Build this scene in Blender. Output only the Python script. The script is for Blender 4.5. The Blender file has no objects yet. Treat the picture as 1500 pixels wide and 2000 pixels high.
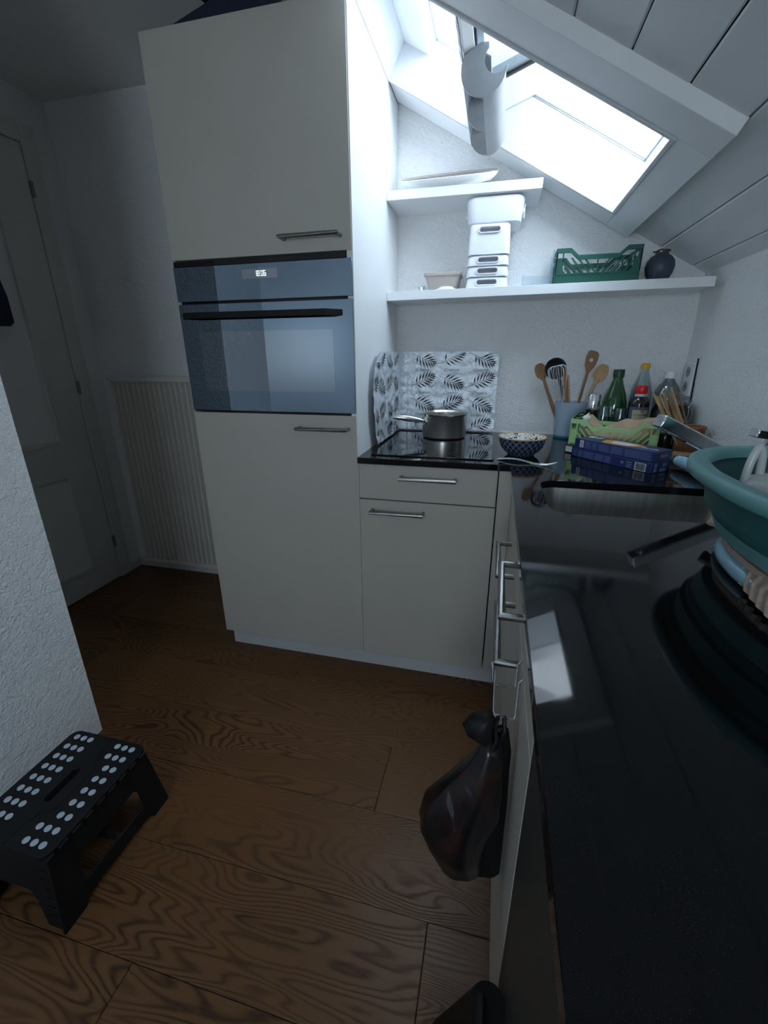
import bpy, bmesh, math, random
from mathutils import Matrix, Vector, noise as mnoise

random.seed(7)
SC = bpy.context.scene
COL = SC.collection
PI = math.pi

# ------------------------------------------------------------------ camera
def rotation(yaw, pitch, roll):
    f = Vector((-math.sin(yaw)*math.cos(pitch), math.cos(yaw)*math.cos(pitch), -math.sin(pitch)))
    r = Vector((math.cos(yaw), math.sin(yaw), 0)); u = r.cross(f)
    c, s = math.cos(roll), math.sin(roll)
    r2, u2 = c*r + s*u, -s*r + c*u
    return Matrix(((r2.x, u2.x, -f.x), (r2.y, u2.y, -f.y), (r2.z, u2.z, -f.z)))
cd = bpy.data.cameras.new('camera')
cam = bpy.data.objects.new('camera', cd); COL.objects.link(cam)
cd.sensor_fit = 'HORIZONTAL'; cd.sensor_width = 36.0; cd.lens = 850.985/1500*36.0
cd.clip_start = 0.01; cd.clip_end = 200
cam.matrix_world = Matrix.Translation((0.4273, -1.3544, 1.1732)) @ rotation(0.2463, 0.3436, -0.0055).to_4x4()
SC.camera = cam

# ------------------------------------------------------------------ sky, exposure
SKY = 13.0
w = bpy.data.worlds.new('sky'); SC.world = w; w.use_nodes = True
wt = w.node_tree; wt.nodes.clear()
tc = wt.nodes.new('ShaderNodeTexCoord'); sep = wt.nodes.new('ShaderNodeSeparateXYZ')
rmp = wt.nodes.new('ShaderNodeValToRGB'); bg = wt.nodes.new('ShaderNodeBackground'); wo = wt.nodes.new('ShaderNodeOutputWorld')
wt.links.new(tc.outputs['Generated'], sep.inputs[0]); wt.links.new(sep.outputs['Z'], rmp.inputs[0])
rmp.color_ramp.elements[0].position = 0.0; rmp.color_ramp.elements[0].color = (0.80, 0.90, 1.0, 1)
rmp.color_ramp.elements[1].position = 1.0; rmp.color_ramp.elements[1].color = (0.62, 0.81, 1.0, 1)
wt.links.new(rmp.outputs[0], bg.inputs[0]); bg.inputs[1].default_value = SKY
wt.links.new(bg.outputs[0], wo.inputs[0])
vs = SC.view_settings
vs.view_transform = 'Standard'; vs.look = 'None'; vs.exposure = 0.12; vs.gamma = 1.0; vs.use_curve_mapping = False
try:
    SC.cycles.use_denoising = True
    SC.cycles.max_bounces = 12; SC.cycles.diffuse_bounces = 7; SC.cycles.glossy_bounces = 5
    SC.cycles.transparent_max_bounces = 12; SC.cycles.transmission_bounces = 8
    SC.cycles.sample_clamp_indirect = 6.0
except Exception:
    pass

# roof slope frame: s down the slope (to +x), y, h outward (up)
TH = math.atan(0.568); CT, ST = math.cos(TH), math.sin(TH); Z0 = 2.0354
def SL(s, y, h): return Vector((s*CT + h*ST, y, Z0 - s*ST + h*CT))
SLM = Matrix(((CT, 0, ST, 0), (0, 1, 0, 0), (-ST, 0, CT, Z0), (0, 0, 0, 1)))   # (s,y,h) -> world

# a portal in the roof opening tells the renderer where daylight comes in (it emits nothing itself)
pl = bpy.data.lights.new('skylight_portal', 'AREA'); pl.shape = 'RECTANGLE'; pl.size = 0.76; pl.size_y = 0.52
po = bpy.data.objects.new('skylight_portal', pl); COL.objects.link(po)
po.matrix_world = SLM @ Matrix.Translation((0.475, 0.172, 0.21))
try: pl.cycles.is_portal = True
except Exception: pass
# unseen windows added behind the camera as fill for kitchen and hall: (x0, z0, x1, z1)
FILL_WINDOWS = [(-0.20, 0.95, 0.64, 1.60), (-1.36, 1.24, -1.17, 1.52)]
for x0, z0, x1, z1 in FILL_WINDOWS:
    pl = bpy.data.lights.new('window_portal', 'AREA'); pl.shape = 'RECTANGLE'; pl.size = x1-x0; pl.size_y = z1-z0
    po = bpy.data.objects.new('window_portal', pl); COL.objects.link(po)
    po.matrix_world = Matrix.Translation(((x0+x1)/2, -3.30, (z0+z1)/2)) @ Matrix.Rotation(PI/2, 4, 'X')
    try: pl.cycles.is_portal = True
    except Exception: pass

# ------------------------------------------------------------------ helpers
class MB:
    def __init__(self, M=None):
        self.bm = bmesh.new(); self.M = M if M is not None else Matrix()
        self.uv = None
    def vert(self, co): return self.bm.verts.new(self.M @ Vector(co))
    def face(self, vs):
        try: return self.bm.faces.new(vs)
        except ValueError: return None
    def box(self, x0, y0, z0, x1, y1, z1):
        v = [self.vert((x, y, z)) for z in (z0, z1) for y in (y0, y1) for x in (x0, x1)]
        for q in ((0,2,3,1), (4,5,7,6), (0,1,5,4), (2,6,7,3), (0,4,6,2), (1,3,7,5)): self.face([v[i] for i in q])
        return self
    def loft(self, rings, cap0=True, cap1=True, closed=False):
        R = [[self.vert(p) for p in r] for r in rings]; n = len(R[0])
        m = len(R)
        for i in range(m if closed else m-1):
            a, b = R[i], R[(i+1) % m]
            for k in range(n): self.face([a[k], a[(k+1) % n], b[(k+1) % n], b[k]])
        if not closed:
            if cap0: self.face(list(reversed(R[0])))
            if cap1: self.face(R[-1])
        return self
    def grid(self, nu, nv, f):
        V = [[self.vert(f(i/(nu-1), j/(nv-1))) for j in range(nv)] for i in range(nu)]
        for i in range(nu-1):
            for j in range(nv-1): self.face([V[i][j], V[i+1][j], V[i+1][j+1], V[i][j+1]])
        return self
    def tube(self, path, r, n=8, closed=False, flat=1.0, up=None):
        P = [Vector(p) for p in path]; m = len(P); rr = r if isinstance(r, (list, tuple)) else [r]*m
        rings = []; prev = None
        for i in range(m):
            if closed: a, b = P[i]-P[i-1], P[(i+1) % m]-P[i]
            else:
                a = P[i]-P[i-1] if i > 0 else P[1]-P[0]
                b = P[i+1]-P[i] if i < m-1 else P[-1]-P[-2]
            a = a.normalized(); b = b.normalized(); t = (a+b)
            t = t.normalized() if t.length > 1e-6 else a
            k = min(2.5, 1/max(0.3, math.sqrt(max(0.0, (1+a.dot(b))/2))))
            if prev is None:
                ref = Vector(up) if up else (Vector((0,0,1)) if abs(t.z) < 0.9 else Vector((1,0,0)))
                u = t.cross(ref).normalized()
            else:
                u = prev - t*prev.dot(t)
                u = u.normalized() if u.length > 1e-6 else t.orthogonal().normalized()
            prev = u; v = t.cross(u).normalized()
            bend = (b-a)
            bd = bend.normalized() if bend.length > 1e-4 else None
            ring = []
            for q in range(n):
                an = 2*PI*(q+0.5)/n; d = (u*math.cos(an) + v*math.sin(an)*flat)*rr[i]
                if bd is not None:
                    c = d.dot(bd); d = d + bd*c*(k-1)
                ring.append(P[i]+d)
            rings.append(ring)
        return self.loft(rings, closed=closed)
    def lathe(self, prof, c=(0,0,0), n=32, cap0=True, cap1=True, uv=False):
        rings = [[(c[0]+r*math.cos(2*PI*k/n), c[1]+r*math.sin(2*PI*k/n), c[2]+z) for k in range(n)] for r, z in prof]
        f0 = len(self.bm.faces)
        self.loft(rings, cap0, cap1)
        return self
    def prism(self, outer, z0, z1, holes=()):
        """2-D outline (with holes) in the local xy plane extruded z0..z1"""
        loops = [outer] + list(holes)
        bot, top, ed = [], [], []
        for lp in loops:
            vb = [self.vert((p[0], p[1], z0)) for p in lp]; vt = [self.vert((p[0], p[1], z1)) for p in lp]
            n = len(lp)
            for k in range(n): self.face([vb[k], vb[(k+1) % n], vt[(k+1) % n], vt[k]])
            bot.append(vb); top.append(vt)
        if not holes:
            self.face(list(reversed(bot[0]))); self.face(top[0])
        else:
            self.bm.edges.ensure_lookup_table()
            for grp in (bot, top):
                es = []
                for lp in grp:
                    n = len(lp)
                    for k in range(n):
                        e = self.bm.edges.get((lp[k], lp[(k+1) % n])) or self.bm.edges.new((lp[k], lp[(k+1) % n]))
                        es.append(e)
                bmesh.ops.triangle_fill(self.bm, use_beauty=True, use_dissolve=False, edges=es)
        return self
    def mesh(self, name, off=Vector((0,0,0)), smooth=True, angle=35):
        bm = self.bm
        bmesh.ops.recalc_face_normals(bm, faces=bm.faces)
        if off.length: bmesh.ops.translate(bm, verts=bm.verts, vec=-off)
        me = bpy.data.meshes.new(name); bm.to_mesh(me); bm.free()
        if smooth:
            me.shade_smooth()
            me.set_sharp_from_angle(angle=math.radians(angle))
        return me

ORG = {}
def bevel(o, width, seg=2):
    m = o.modifiers.new('bevel', 'BEVEL'); m.width = width; m.segments = seg; m.limit_method = 'ANGLE'; m.angle_limit = math.radians(40)
    try: m.harden_normals = False
    except Exception: pass
def thing(name, label, cat, loc, group=None, kind=None):
    o = bpy.data.objects.new(name, None); COL.objects.link(o); o.location = loc; o.empty_display_size = 0.05
    if label: o['label'] = label
    if cat: o['category'] = cat
    if group: o['group'] = group
    if kind: o['kind'] = kind
    ORG[o.name] = Vector(loc)
    return o
def part(name, mb, mat, parent, bev=0, label=None, angle=35, smooth=True):
    off = ORG[parent.name]
    me = mb.mesh(name, off, smooth, angle); me.materials.append(mat)
    o = bpy.data.objects.new(name, me); COL.objects.link(o); o.parent = parent
    ORG[o.name] = off
    if bev: bevel(o, bev)
    if label: o['label'] = label
    return o
def top(name, mb, mat, label=None, cat=None, group=None, kind=None, bev=0, angle=35, smooth=True):
    bm = mb.bm
    xs = [v.co for v in bm.verts]
    lo = Vector([min(c[i] for c in xs) for i in range(3)]); hi = Vector([max(c[i] for c in xs) for i in range(3)])
    off = Vector(((lo.x+hi.x)/2, (lo.y+hi.y)/2, lo.z))
    me = mb.mesh(name, off, smooth, angle); me.materials.append(mat)
    o = bpy.data.objects.new(name, me); COL.objects.link(o); o.location = off
    ORG[o.name] = off
    if label: o['label'] = label
    if cat: o['category'] = cat
    if group: o['group'] = group
    if kind: o['kind'] = kind
    if bev: bevel(o, bev)
    return o
def text_mesh(body, size, M, mat, name, parent, shear=0.0, depth=0.0002, align='CENTER'):
    cu = bpy.data.curves.new(name, 'FONT'); cu.body = body; cu.size = size; cu.shear = shear; cu.extrude = depth
    cu.align_x = align; cu.align_y = 'CENTER'; cu.resolution_u = 3
    t = bpy.data.objects.new(name, cu); COL.objects.link(t)
    dg = bpy.context.evaluated_depsgraph_get(); dg.update()
    me = bpy.data.meshes.new_from_object(t.evaluated_get(dg))
    bpy.data.objects.remove(t); bpy.data.curves.remove(cu)
    me.transform(Matrix.Translation(-ORG[parent.name]) @ M)
    me.materials.clear(); me.materials.append(mat)
    o = bpy.data.objects.new(name, me); COL.objects.link(o); o.parent = parent; ORG[o.name] = ORG[parent.name]
    return o
def cut(o, mb):
    """boolean-cut object o (world aligned, own offset) with the closed mesh mb given in world space"""
    me = mb.mesh('cutter', ORG[o.name], False); c = bpy.data.objects.new('cutter', me); COL.objects.link(c)
    c.location = o.location if o.parent is None else ORG[o.parent.name]
    m = o.modifiers.new('cut', 'BOOLEAN'); m.object = c; m.operation = 'DIFFERENCE'; m.solver = 'EXACT'
    dg = bpy.context.evaluated_depsgraph_get(); dg.update()
    new = bpy.data.meshes.new_from_object(o.evaluated_get(dg))
    o.modifiers.remove(m); bpy.data.objects.remove(c); old = o.data; o.data = new; bpy.data.meshes.remove(old)
    new.shade_smooth(); new.set_sharp_from_angle(angle=math.radians(35))
def rrect(x0, y0, x1, y1, r, n=5):
    pts = []
    for cx, cy, a in ((x1-r, y1-r, 0), (x0+r, y1-r, 90), (x0+r, y0+r, 180), (x1-r, y0+r, 270)):
        for k in range(n+1):
            t = math.radians(a+90*k/n); pts.append((cx+r*math.cos(t), cy+r*math.sin(t)))
    return pts
def sell(cx, cy, a, b, n, m=48):
    out = []
    for k in range(m):
        t = 2*PI*k/m; c, s = math.cos(t), math.sin(t)
        out.append((cx+a*math.copysign(abs(c)**(2/n), c), cy+b*math.copysign(abs(s)**(2/n), s)))
    return out
def lerp(a, b, t): return a+(b-a)*t
def fbm(p, o=3):
    v, a = 0.0, 1.0
    for _ in range(o):
        v += a*mnoise.noise(p); p = p*2.1; a *= 0.5
    return v

# ------------------------------------------------------------------ materials
def pmat(name, col, rough=0.5, metal=0.0, spec=0.5, coat=0.0, trans=0.0, ior=1.45, sss=0.0, emis=None, estr=0.0, alpha=1.0):
    m = bpy.data.materials.new(name); m.use_nodes = True
    b = m.node_tree.nodes['Principled BSDF']
    b.inputs['Base Color'].default_value = (*col, 1); b.inputs['Roughness'].default_value = rough
    b.inputs['Metallic'].default_value = metal; b.inputs['Specular IOR Level'].default_value = spec
    b.inputs['Coat Weight'].default_value = coat; b.inputs['Coat Roughness'].default_value = 0.05
    b.inputs['Transmission Weight'].default_value = trans; b.inputs['IOR'].default_value = ior
    if sss: b.inputs['Subsurface Weight'].default_value = sss
    if emis: b.inputs['Emission Color'].default_value = (*emis, 1); b.inputs['Emission Strength'].default_value = estr
    return m
class NT:
    def __init__(self, m): self.t = m.node_tree; self.b = self.t.nodes['Principled BSDF']
    def n(self, ty, **kw):
        x = self.t.nodes.new(ty)
        for k, v in kw.items():
            if isinstance(k, str) and k.startswith('_'): setattr(x, k[1:], v)
            else: x.inputs[k].default_value = v
        return x
    def l(self, a, b): self.t.links.new(a, b)
    def math(self, op, a, b=None):
        x = self.t.nodes.new('ShaderNodeMath'); x.operation = op
        for i, q in enumerate((a, b)):
            if q is None: continue
            if isinstance(q, (int, float)): x.inputs[i].default_value = q
            else: self.l(q, x.inputs[i])
        return x.outputs[0]
    def coord(self, kind='Object', scale=(1,1,1), loc=None):
        c = self.t.nodes.new('ShaderNodeTexCoord'); mp = self.t.nodes.new('ShaderNodeMapping')
        self.l(c.outputs[kind], mp.inputs['Vector']); mp.inputs['Scale'].default_value = scale
        return mp
    def noise(self, vec, scale, detail=3, rough=0.5, dist=0.0):
        x = self.t.nodes.new('ShaderNodeTexNoise'); x.inputs['Scale'].default_value = scale; x.inputs['Detail'].default_value = detail
        x.inputs['Roughness'].default_value = rough; x.inputs['Distortion'].default_value = dist
        self.l(vec, x.inputs['Vector']); return x.outputs[0]
    def ramp(self, fac, stops, interp='LINEAR'):
        r = self.t.nodes.new('ShaderNodeValToRGB'); self.l(fac, r.inputs[0]); r.color_ramp.interpolation = interp
        while len(r.color_ramp.elements) < len(stops): r.color_ramp.elements.new(0.5)
        for e, (p, c) in zip(r.color_ramp.elements, stops): e.position = p; e.color = (*c, 1) if len(c) == 3 else c
        return r.outputs[0]
    def bump(self, h, strength, dist):
        x = self.t.nodes.new('ShaderNodeBump'); x.inputs['Strength'].default_value = strength; x.inputs['Distance'].default_value = dist
        self.l(h, x.inputs['Height']); self.l(x.outputs[0], self.b.inputs['Normal'])
def noisy(name, c1, c2, scale=20, rough=0.5, bump=0.0, bscale=None, detail=3, stretch=(1,1,1), **kw):
    m = pmat(name, c1, rough, **kw); n = NT(m); v = n.coord('Object', stretch).outputs[0]
    f = n.noise(v, scale, detail); n.l(n.ramp(f, [(0.3, c1), (0.7, c2)]), n.b.inputs['Base Color'])
    if bump:
        h = n.noise(v, bscale or scale*3, 4); n.bump(h, bump, 0.003)
    return m
def glassy(name, tint, rough=0.0, frac=0.12):
    """thin clear sheet: mostly see-through, with a fresnel gloss, so that light passes"""
    m = bpy.data.materials.new(name); m.use_nodes = True; t = m.node_tree; t.nodes.clear()
    o = t.nodes.new('ShaderNodeOutputMaterial'); mx = t.nodes.new('ShaderNodeMixShader'); tr = t.nodes.new('ShaderNodeBsdfTransparent')
    g = t.nodes.new('ShaderNodeBsdfGlossy'); lw = t.nodes.new('ShaderNodeLayerWeight'); lw.inputs['Blend'].default_value = 0.35
    ad = t.nodes.new('ShaderNodeMath'); ad.operation = 'MULTIPLY_ADD'; ad.inputs[1].default_value = 0.40; ad.inputs[2].default_value = frac
    ad.use_clamp = True
    tr.inputs[0].default_value = (*tint, 1); g.inputs['Roughness'].default_value = rough; g.inputs['Color'].default_value = (0.9, 0.95, 0.97, 1)
    t.links.new(lw.outputs['Fresnel'], ad.inputs[0]); t.links.new(ad.outputs[0], mx.inputs[0])
    t.links.new(tr.outputs[0], mx.inputs[1]); t.links.new(g.outputs[0], mx.inputs[2]); t.links.new(mx.outputs[0], o.inputs[0])
    return m

def plaster(name, col, strength, scale):
    m = pmat(name, col, 0.85, spec=0.25); n = NT(m); v = n.coord('Object').outputs[0]
    a = n.noise(v, scale, 4, 0.55, 0.4); b = n.noise(v, scale*0.33, 3, 0.5, 0.6)
    n.bump(n.math('ADD', n.math('MULTIPLY', a, 1.0), n.math('MULTIPLY', b, 0.8)), strength, 0.009)
    return m
M_plaster = plaster('white rough plaster', (0.88, 0.88, 0.88), 0.85, 130)
M_plaster_smooth = plaster('white wall paint', (0.78, 0.78, 0.77), 0.08, 90)
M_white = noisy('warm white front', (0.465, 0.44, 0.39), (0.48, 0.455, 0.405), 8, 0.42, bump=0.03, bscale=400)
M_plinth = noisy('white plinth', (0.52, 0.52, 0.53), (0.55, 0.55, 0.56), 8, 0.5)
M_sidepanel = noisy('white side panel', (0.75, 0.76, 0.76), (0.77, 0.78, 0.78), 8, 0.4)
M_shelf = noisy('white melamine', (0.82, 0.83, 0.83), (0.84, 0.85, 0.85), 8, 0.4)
M_plank = noisy('white painted board', (0.74, 0.76, 0.78), (0.79, 0.80, 0.81), 4, 0.45, bump=0.05, bscale=60, stretch=(6, 1, 6))
M_casing = noisy('white painted trim', (0.82, 0.83, 0.84), (0.84, 0.85, 0.86), 6, 0.4)
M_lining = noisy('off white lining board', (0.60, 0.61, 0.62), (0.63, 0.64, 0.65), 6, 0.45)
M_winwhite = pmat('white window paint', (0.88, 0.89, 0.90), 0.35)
M_dark_gap = pmat('dark gap', (0.02, 0.02, 0.022), 0.9)
M_gasket = pmat('black rubber gasket', (0.012, 0.012, 0.014), 0.5)
M_alu = noisy('grey blue window metal', (0.30, 0.36, 0.40), (0.34, 0.40, 0.44), 10, 0.4, metal=0.5)
M_baralu = noisy('grey anodised bar', (0.30, 0.315, 0.33), (0.34, 0.355, 0.37), 14, 0.35, metal=0.3)
M_steel = noisy('brushed steel', (0.42, 0.42, 0.42), (0.52, 0.52, 0.51), 30, 0.32, metal=1.0, stretch=(1, 1, 12))
M_steel_pot = noisy('polished pot steel', (0.66, 0.63, 0.59), (0.76, 0.73, 0.68), 9, 0.27, metal=1.0, stretch=(4, 4, 0.1))
M_sink = noisy('satin sink steel', (0.32, 0.31, 0.29), (0.42, 0.41, 0.38), 14, 0.36, metal=1.0, stretch=(6, 6, 0.8))
M_chrome = pmat('chrome', (0.72, 0.73, 0.75), 0.08, 1.0)
M_satin = pmat('satin bright steel', (0.86, 0.87, 0.88), 0.30, 0.75)
M_handle = noisy('satin nickel handle', (0.26, 0.25, 0.24), (0.32, 0.31, 0.30), 40, 0.33, metal=1.0)
M_black_plastic = noisy('black plastic', (0.007, 0.007, 0.008), (0.010, 0.010, 0.011), 30, 0.5, spec=0.3)
M_black_gloss = pmat('gloss black', (0.008, 0.008, 0.010), 0.12)
def granite():
    m = pmat('polished black granite', (0.006, 0.006, 0.007), 0.09, spec=0.42); n = NT(m); v = n.coord('Object').outputs[0]
    sp = n.t.nodes.new('ShaderNodeTexVoronoi'); sp.inputs['Scale'].default_value = 700; n.l(v, sp.inputs['Vector'])
    n.l(n.ramp(sp.outputs['Distance'], [(0.0, (0.03, 0.03, 0.033)), (0.16, (0.006, 0.006, 0.007)), (1.0, (0.004, 0.004, 0.005))]), n.b.inputs['Base Color'])
    r = n.noise(v, 7, 5, 0.65); n.l(n.ramp(r, [(0.35, (0.03,)*3), (0.75, (0.11,)*3)]), n.b.inputs['Roughness'])
    return m
M_granite = granite()
M_hob = pmat('black ceramic glass', (0.004, 0.004, 0.005), 0.03, spec=0.6)
def oak():
    m = pmat('oiled brown oak', (0.2, 0.11, 0.05), 0.42, spec=0.4); n = NT(m)
    tcn = n.t.nodes.new('ShaderNodeTexCoord'); oi = n.t.nodes.new('ShaderNodeObjectInfo')
    off = n.t.nodes.new('ShaderNodeVectorMath'); off.operation = 'ADD'
    cmb = n.t.nodes.new('ShaderNodeCombineXYZ')
    n.l(n.math('MULTIPLY', oi.outputs['Random'], 37.0), cmb.inputs[0]); n.l(n.math('MULTIPLY', oi.outputs['Random'], 0.19), cmb.inputs[1])
    n.l(n.math('MULTIPLY', oi.outputs['Random'], 91.0), cmb.inputs[2])
    n.l(tcn.outputs['Object'], off.inputs[0]); n.l(cmb.outputs[0], off.inputs[1])
    def mp(sc):
        x = n.t.nodes.new('ShaderNodeMapping'); x.inputs['Scale'].default_value = sc; n.l(off.outputs[0], x.inputs['Vector']); return x.outputs[0]
    fld = n.noise(mp((1.5, 7.0, 1.0)), 1.0, 2, 0.45, 0.3)
    sy = n.t.nodes.new('ShaderNodeSeparateXYZ'); n.l(tcn.outputs['Object'], sy.inputs[0])
    ph = n.math('ADD', n.math('MULTIPLY', fld, 230.0), n.math('MULTIPLY', sy.outputs[1], 110.0))
    wob = n.noise(mp((14, 60, 1)), 1.0, 3, 0.6)
    ph = n.math('ADD', ph, n.math('MULTIPLY', wob, 3.2))
    sn = n.math('ADD', n.math('MULTIPLY', n.math('SINE', ph), 0.5), 0.5)
    sn = n.math('POWER', sn, 2.4)
    pore = n.noise(mp((18, 420, 1)), 1.0, 3, 0.6)
    tone = n.noise(mp((0.8, 3.0, 1)), 1.0, 3, 0.5)
    kn = n.t.nodes.new('ShaderNodeTexVoronoi'); kn.inputs['Scale'].default_value = 1.0; n.l(mp((1.7, 4.6, 1)), kn.inputs['Vector'])
    knot = n.math('SUBTRACT', 1.0, n.ramp(kn.outputs['Distance'], [(0.0, (0,)*3), (0.10, (1,)*3)]))
    strength = n.ramp(n.noise(mp((0.9, 3.2, 1)), 1.4, 2), [(0.35, (0.25,)*3), (0.65, (0.95,)*3)])
    dark = n.math('MULTIPLY', sn, strength)
    dark = n.math('ADD', dark, n.math('MULTIPLY', n.math('SUBTRACT', pore, 0.45), 0.55))
    dark = n.math('ADD', dark, n.math('MULTIPLY', knot, 0.8))
    dark = n.math('ADD', dark, n.math('MULTIPLY', n.math('SUBTRACT', tone, 0.5), 0.5))
    dark = n.math('ADD', dark, n.math('MULTIPLY', n.math('SUBTRACT', oi.outputs['Random'], 0.5), 0.2))
    n.l(n.ramp(dark, [(0.0, (0.155, 0.072, 0.027)), (0.45, (0.104, 0.045, 0.0155)), (1.0, (0.036, 0.015, 0.0055))]), n.b.inputs['Base Color'])
    n.l(n.ramp(dark, [(0.0, (0.36,)*3), (1.0, (0.55,)*3)]), n.b.inputs['Roughness'])
    n.bump(n.math('SUBTRACT', 1.0, dark), 0.22, 0.0015)
    return m
M_oak = oak()
M_radiator = noisy('cream radiator enamel', (0.66, 0.63, 0.57), (0.70, 0.67, 0.61), 8, 0.4)
M_door = noisy('grey white door paint', (0.62, 0.63, 0.60), (0.66, 0.67, 0.64), 6, 0.4, bump=0.02)
M_oven_glass = pmat('mirrored dark oven glass', (0.25, 0.32, 0.40), 0.025, 1.0)
M_oven_window = pmat('oven door window', (0.32, 0.375, 0.43), 0.025, 1.0)
M_display = pmat('display window', (0.42, 0.45, 0.50), 0.05, 1.0)
M_digit = pmat('lit digits', (0.9, 0.95, 1.0), 0.5, emis=(0.85, 0.93, 1.0), estr=0.9)
M_navy = noisy('navy fabric', (0.008, 0.014, 0.035), (0.014, 0.022, 0.05), 60, 0.8, bump=0.2, bscale=300)
M_grey_front = noisy('dark grey appliance front', (0.030, 0.031, 0.031), (0.035, 0.036, 0.036), 5, 0.45)

# ================================================================== LARGE STRUCTURE
# floor
fl = top('floor', MB().box(-1.75, -3.3, -0.06, 1.25, 0.75, -0.0075), M_dark_gap, kind='structure', smooth=False)
edges = [-0.325-0.213*k for k in range(15)]
rows = [(0.60, 0.314), (0.314, 0.101), (0.101, -0.112), (-0.112, -0.325)] + [(edges[k], edges[k+1]) for k in range(14)]
joints = [[-0.9, 0.8], [-1.3, 0.5], [-0.25], [-1.1, 0.62], [0.19], [-0.85], [0.37], [-0.21], [-1.0, 0.75], [0.1], [-0.6], [0.5], [-0.3], [-1.2, 0.4], [0.2], [-0.7], [0.3], [-0.2]]
for (ya, yb), js in zip(rows, joints):
    xs = [-1.70] + sorted(js) + [1.15]
    for x0, x1 in zip(xs[:-1], xs[1:]):
        cx, cy = (x0+x1)/2, (ya+yb)/2; L, W_ = (x1-x0)/2-0.0006, (ya-yb)/2-0.0006
        mb = MB()
        c = 0.0012
        a = [(-L, -W_, -0.0075), (L, -W_, -0.0075), (L, W_, -0.0075), (-L, W_, -0.0075)]
        b = [(-L, -W_, -c), (L, -W_, -c), (L, W_, -c), (-L, W_, -c)]
        d = [(-L+c, -W_+c, 0), (L-c, -W_+c, 0), (L-c, W_-c, 0), (-L+c, W_-c, 0)]
        mb.loft([a, b, d])
        me = mb.mesh('plank', Vector((0,0,0)), False); me.materials.append(M_oak)
        o = bpy.data.objects.new('plank', me); COL.objects.link(o); o.parent = fl
        o.location = Vector((cx, cy, 0)) - ORG[fl.name]

XR = 1.107; YB = 0.594
top('wall_back', MB().box(-1.70, YB, -0.05, 1.30, YB+0.12, 2.75), M_plaster, kind='structure')
top('wall_right', MB().box(XR, -3.3, -0.05, XR+0.12, YB+0.01, 1.75), M_plaster, kind='structure')
top('wall_left', MB().box(-1.70, -3.3, -0.05, -1.575, YB+0.01, 2.75), M_plaster_smooth, kind='structure')
top('wall_front', MB(Matrix(((1,0,0,0),(0,0,1,0),(0,1,0,0),(0,0,0,1)))).prism([(-1.70, -0.05), (1.30, -0.05), (1.30, 2.75), (-1.70, 2.75)], -3.32, -3.2,
     holes=[[(a, b), (c, b), (c, d), (a, d)] for a, b, c, d in FILL_WINDOWS]), M_plaster_smooth, kind='structure', smooth=False)  # end wall, pierced for the added fill windows
top('wall_pillar', MB().box(-1.02, -0.87, -0.05, -0.767, -0.489, 2.30), M_plaster, kind='structure')
top('wall_pillar_side', MB().box(-0.90, -3.25, -0.05, -0.7665, -0.8695, 2.30), M_casing, kind='structure')
# flat hall ceiling
top('ceiling_hall', MB().box(-1.70, -3.3, 2.215, -0.262, YB+0.05, 2.35), M_plaster_smooth, kind='structure')
# sloped roof: backing board with the skylight hole, white boards below it
S0, S1 = -0.40, 1.34
mb = MB(SLM)
HOLE = (0.000, -0.088, 0.860, 0.432)      # s0,y0,s1,y1 clear opening
mb.prism([(S0, -3.3), (S1, -3.3), (S1, YB+0.06), (S0, YB+0.06)], 0.046, 0.10,
         holes=[[(HOLE[0]-.014, HOLE[1]-.014), (HOLE[2]+.014, HOLE[1]-.014), (HOLE[2]+.014, HOLE[3]+.014), (HOLE[0]-.014, HOLE[3]+.014)]])
ceil = top('ceiling', mb, M_dark_gap, kind='structure', smooth=False)
def board(s0, s1, y0, y1):
    m2 = MB(SLM); c = 0.0035; g = 0.0014
    a, b = s0+g, s1-g
    m2.loft([[(a, y0, 0.045), (b, y0, 0.045), (b, y1, 0.045), (a, y1, 0.045)],
             [(a, y0, 0.030+c), (b, y0, 0.030+c), (b, y1, 0.030+c), (a, y1, 0.030+c)],
             [(a+c, y0, 0.030), (b-c, y0, 0.030), (b-c, y1, 0.030), (a+c, y1, 0.030)]])
    part('plank', m2, M_plank, ceil, smooth=False)
seams = [0.957-0.1275*k for k in range(11)][::-1]
for s0, s1 in zip(seams[:-1], seams[1:]):
    board(s0, s1, -3.2, -0.19 if s1 > 0.05 else YB)
board(seams[2] if abs(seams[2]+0.063) < 0.01 else -0.063, -0.003, -0.19, YB)
for s0, s1 in ((0.957, 1.077), (1.077, 1.205), (1.205, 1.335)): board(s0, s1, -3.2, YB)

# casing boards round the skylight shaft (trim)
t1 = thing('trim_1', None, None, SL(0.45, 0.17, 0), kind='structure')
part('casing_board', MB(SLM).box(0.0, -0.203, 0.0, 0.957, HOLE[1]-0.010, 0.032), M_casing, t1, bev=0.0015)
part('casing_board', MB(SLM).box(HOLE[2]+0.010, HOLE[1]-0.010, 0.0, 0.957, 0.572, 0.032), M_casing, t1, bev=0.0015)
part('casing_board', MB(SLM).box(0.0, HOLE[3]+0.010, 0.0, HOLE[2]+0.010, 0.572, 0.032), M_casing, t1, bev=0.0015)
# moulding between casing and back wall
top('trim_2', MB(SLM).box(0.0, 0.572, 0.008, 0.96, YB, 0.032), M_casing, kind='structure', bev=0.003)

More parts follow.
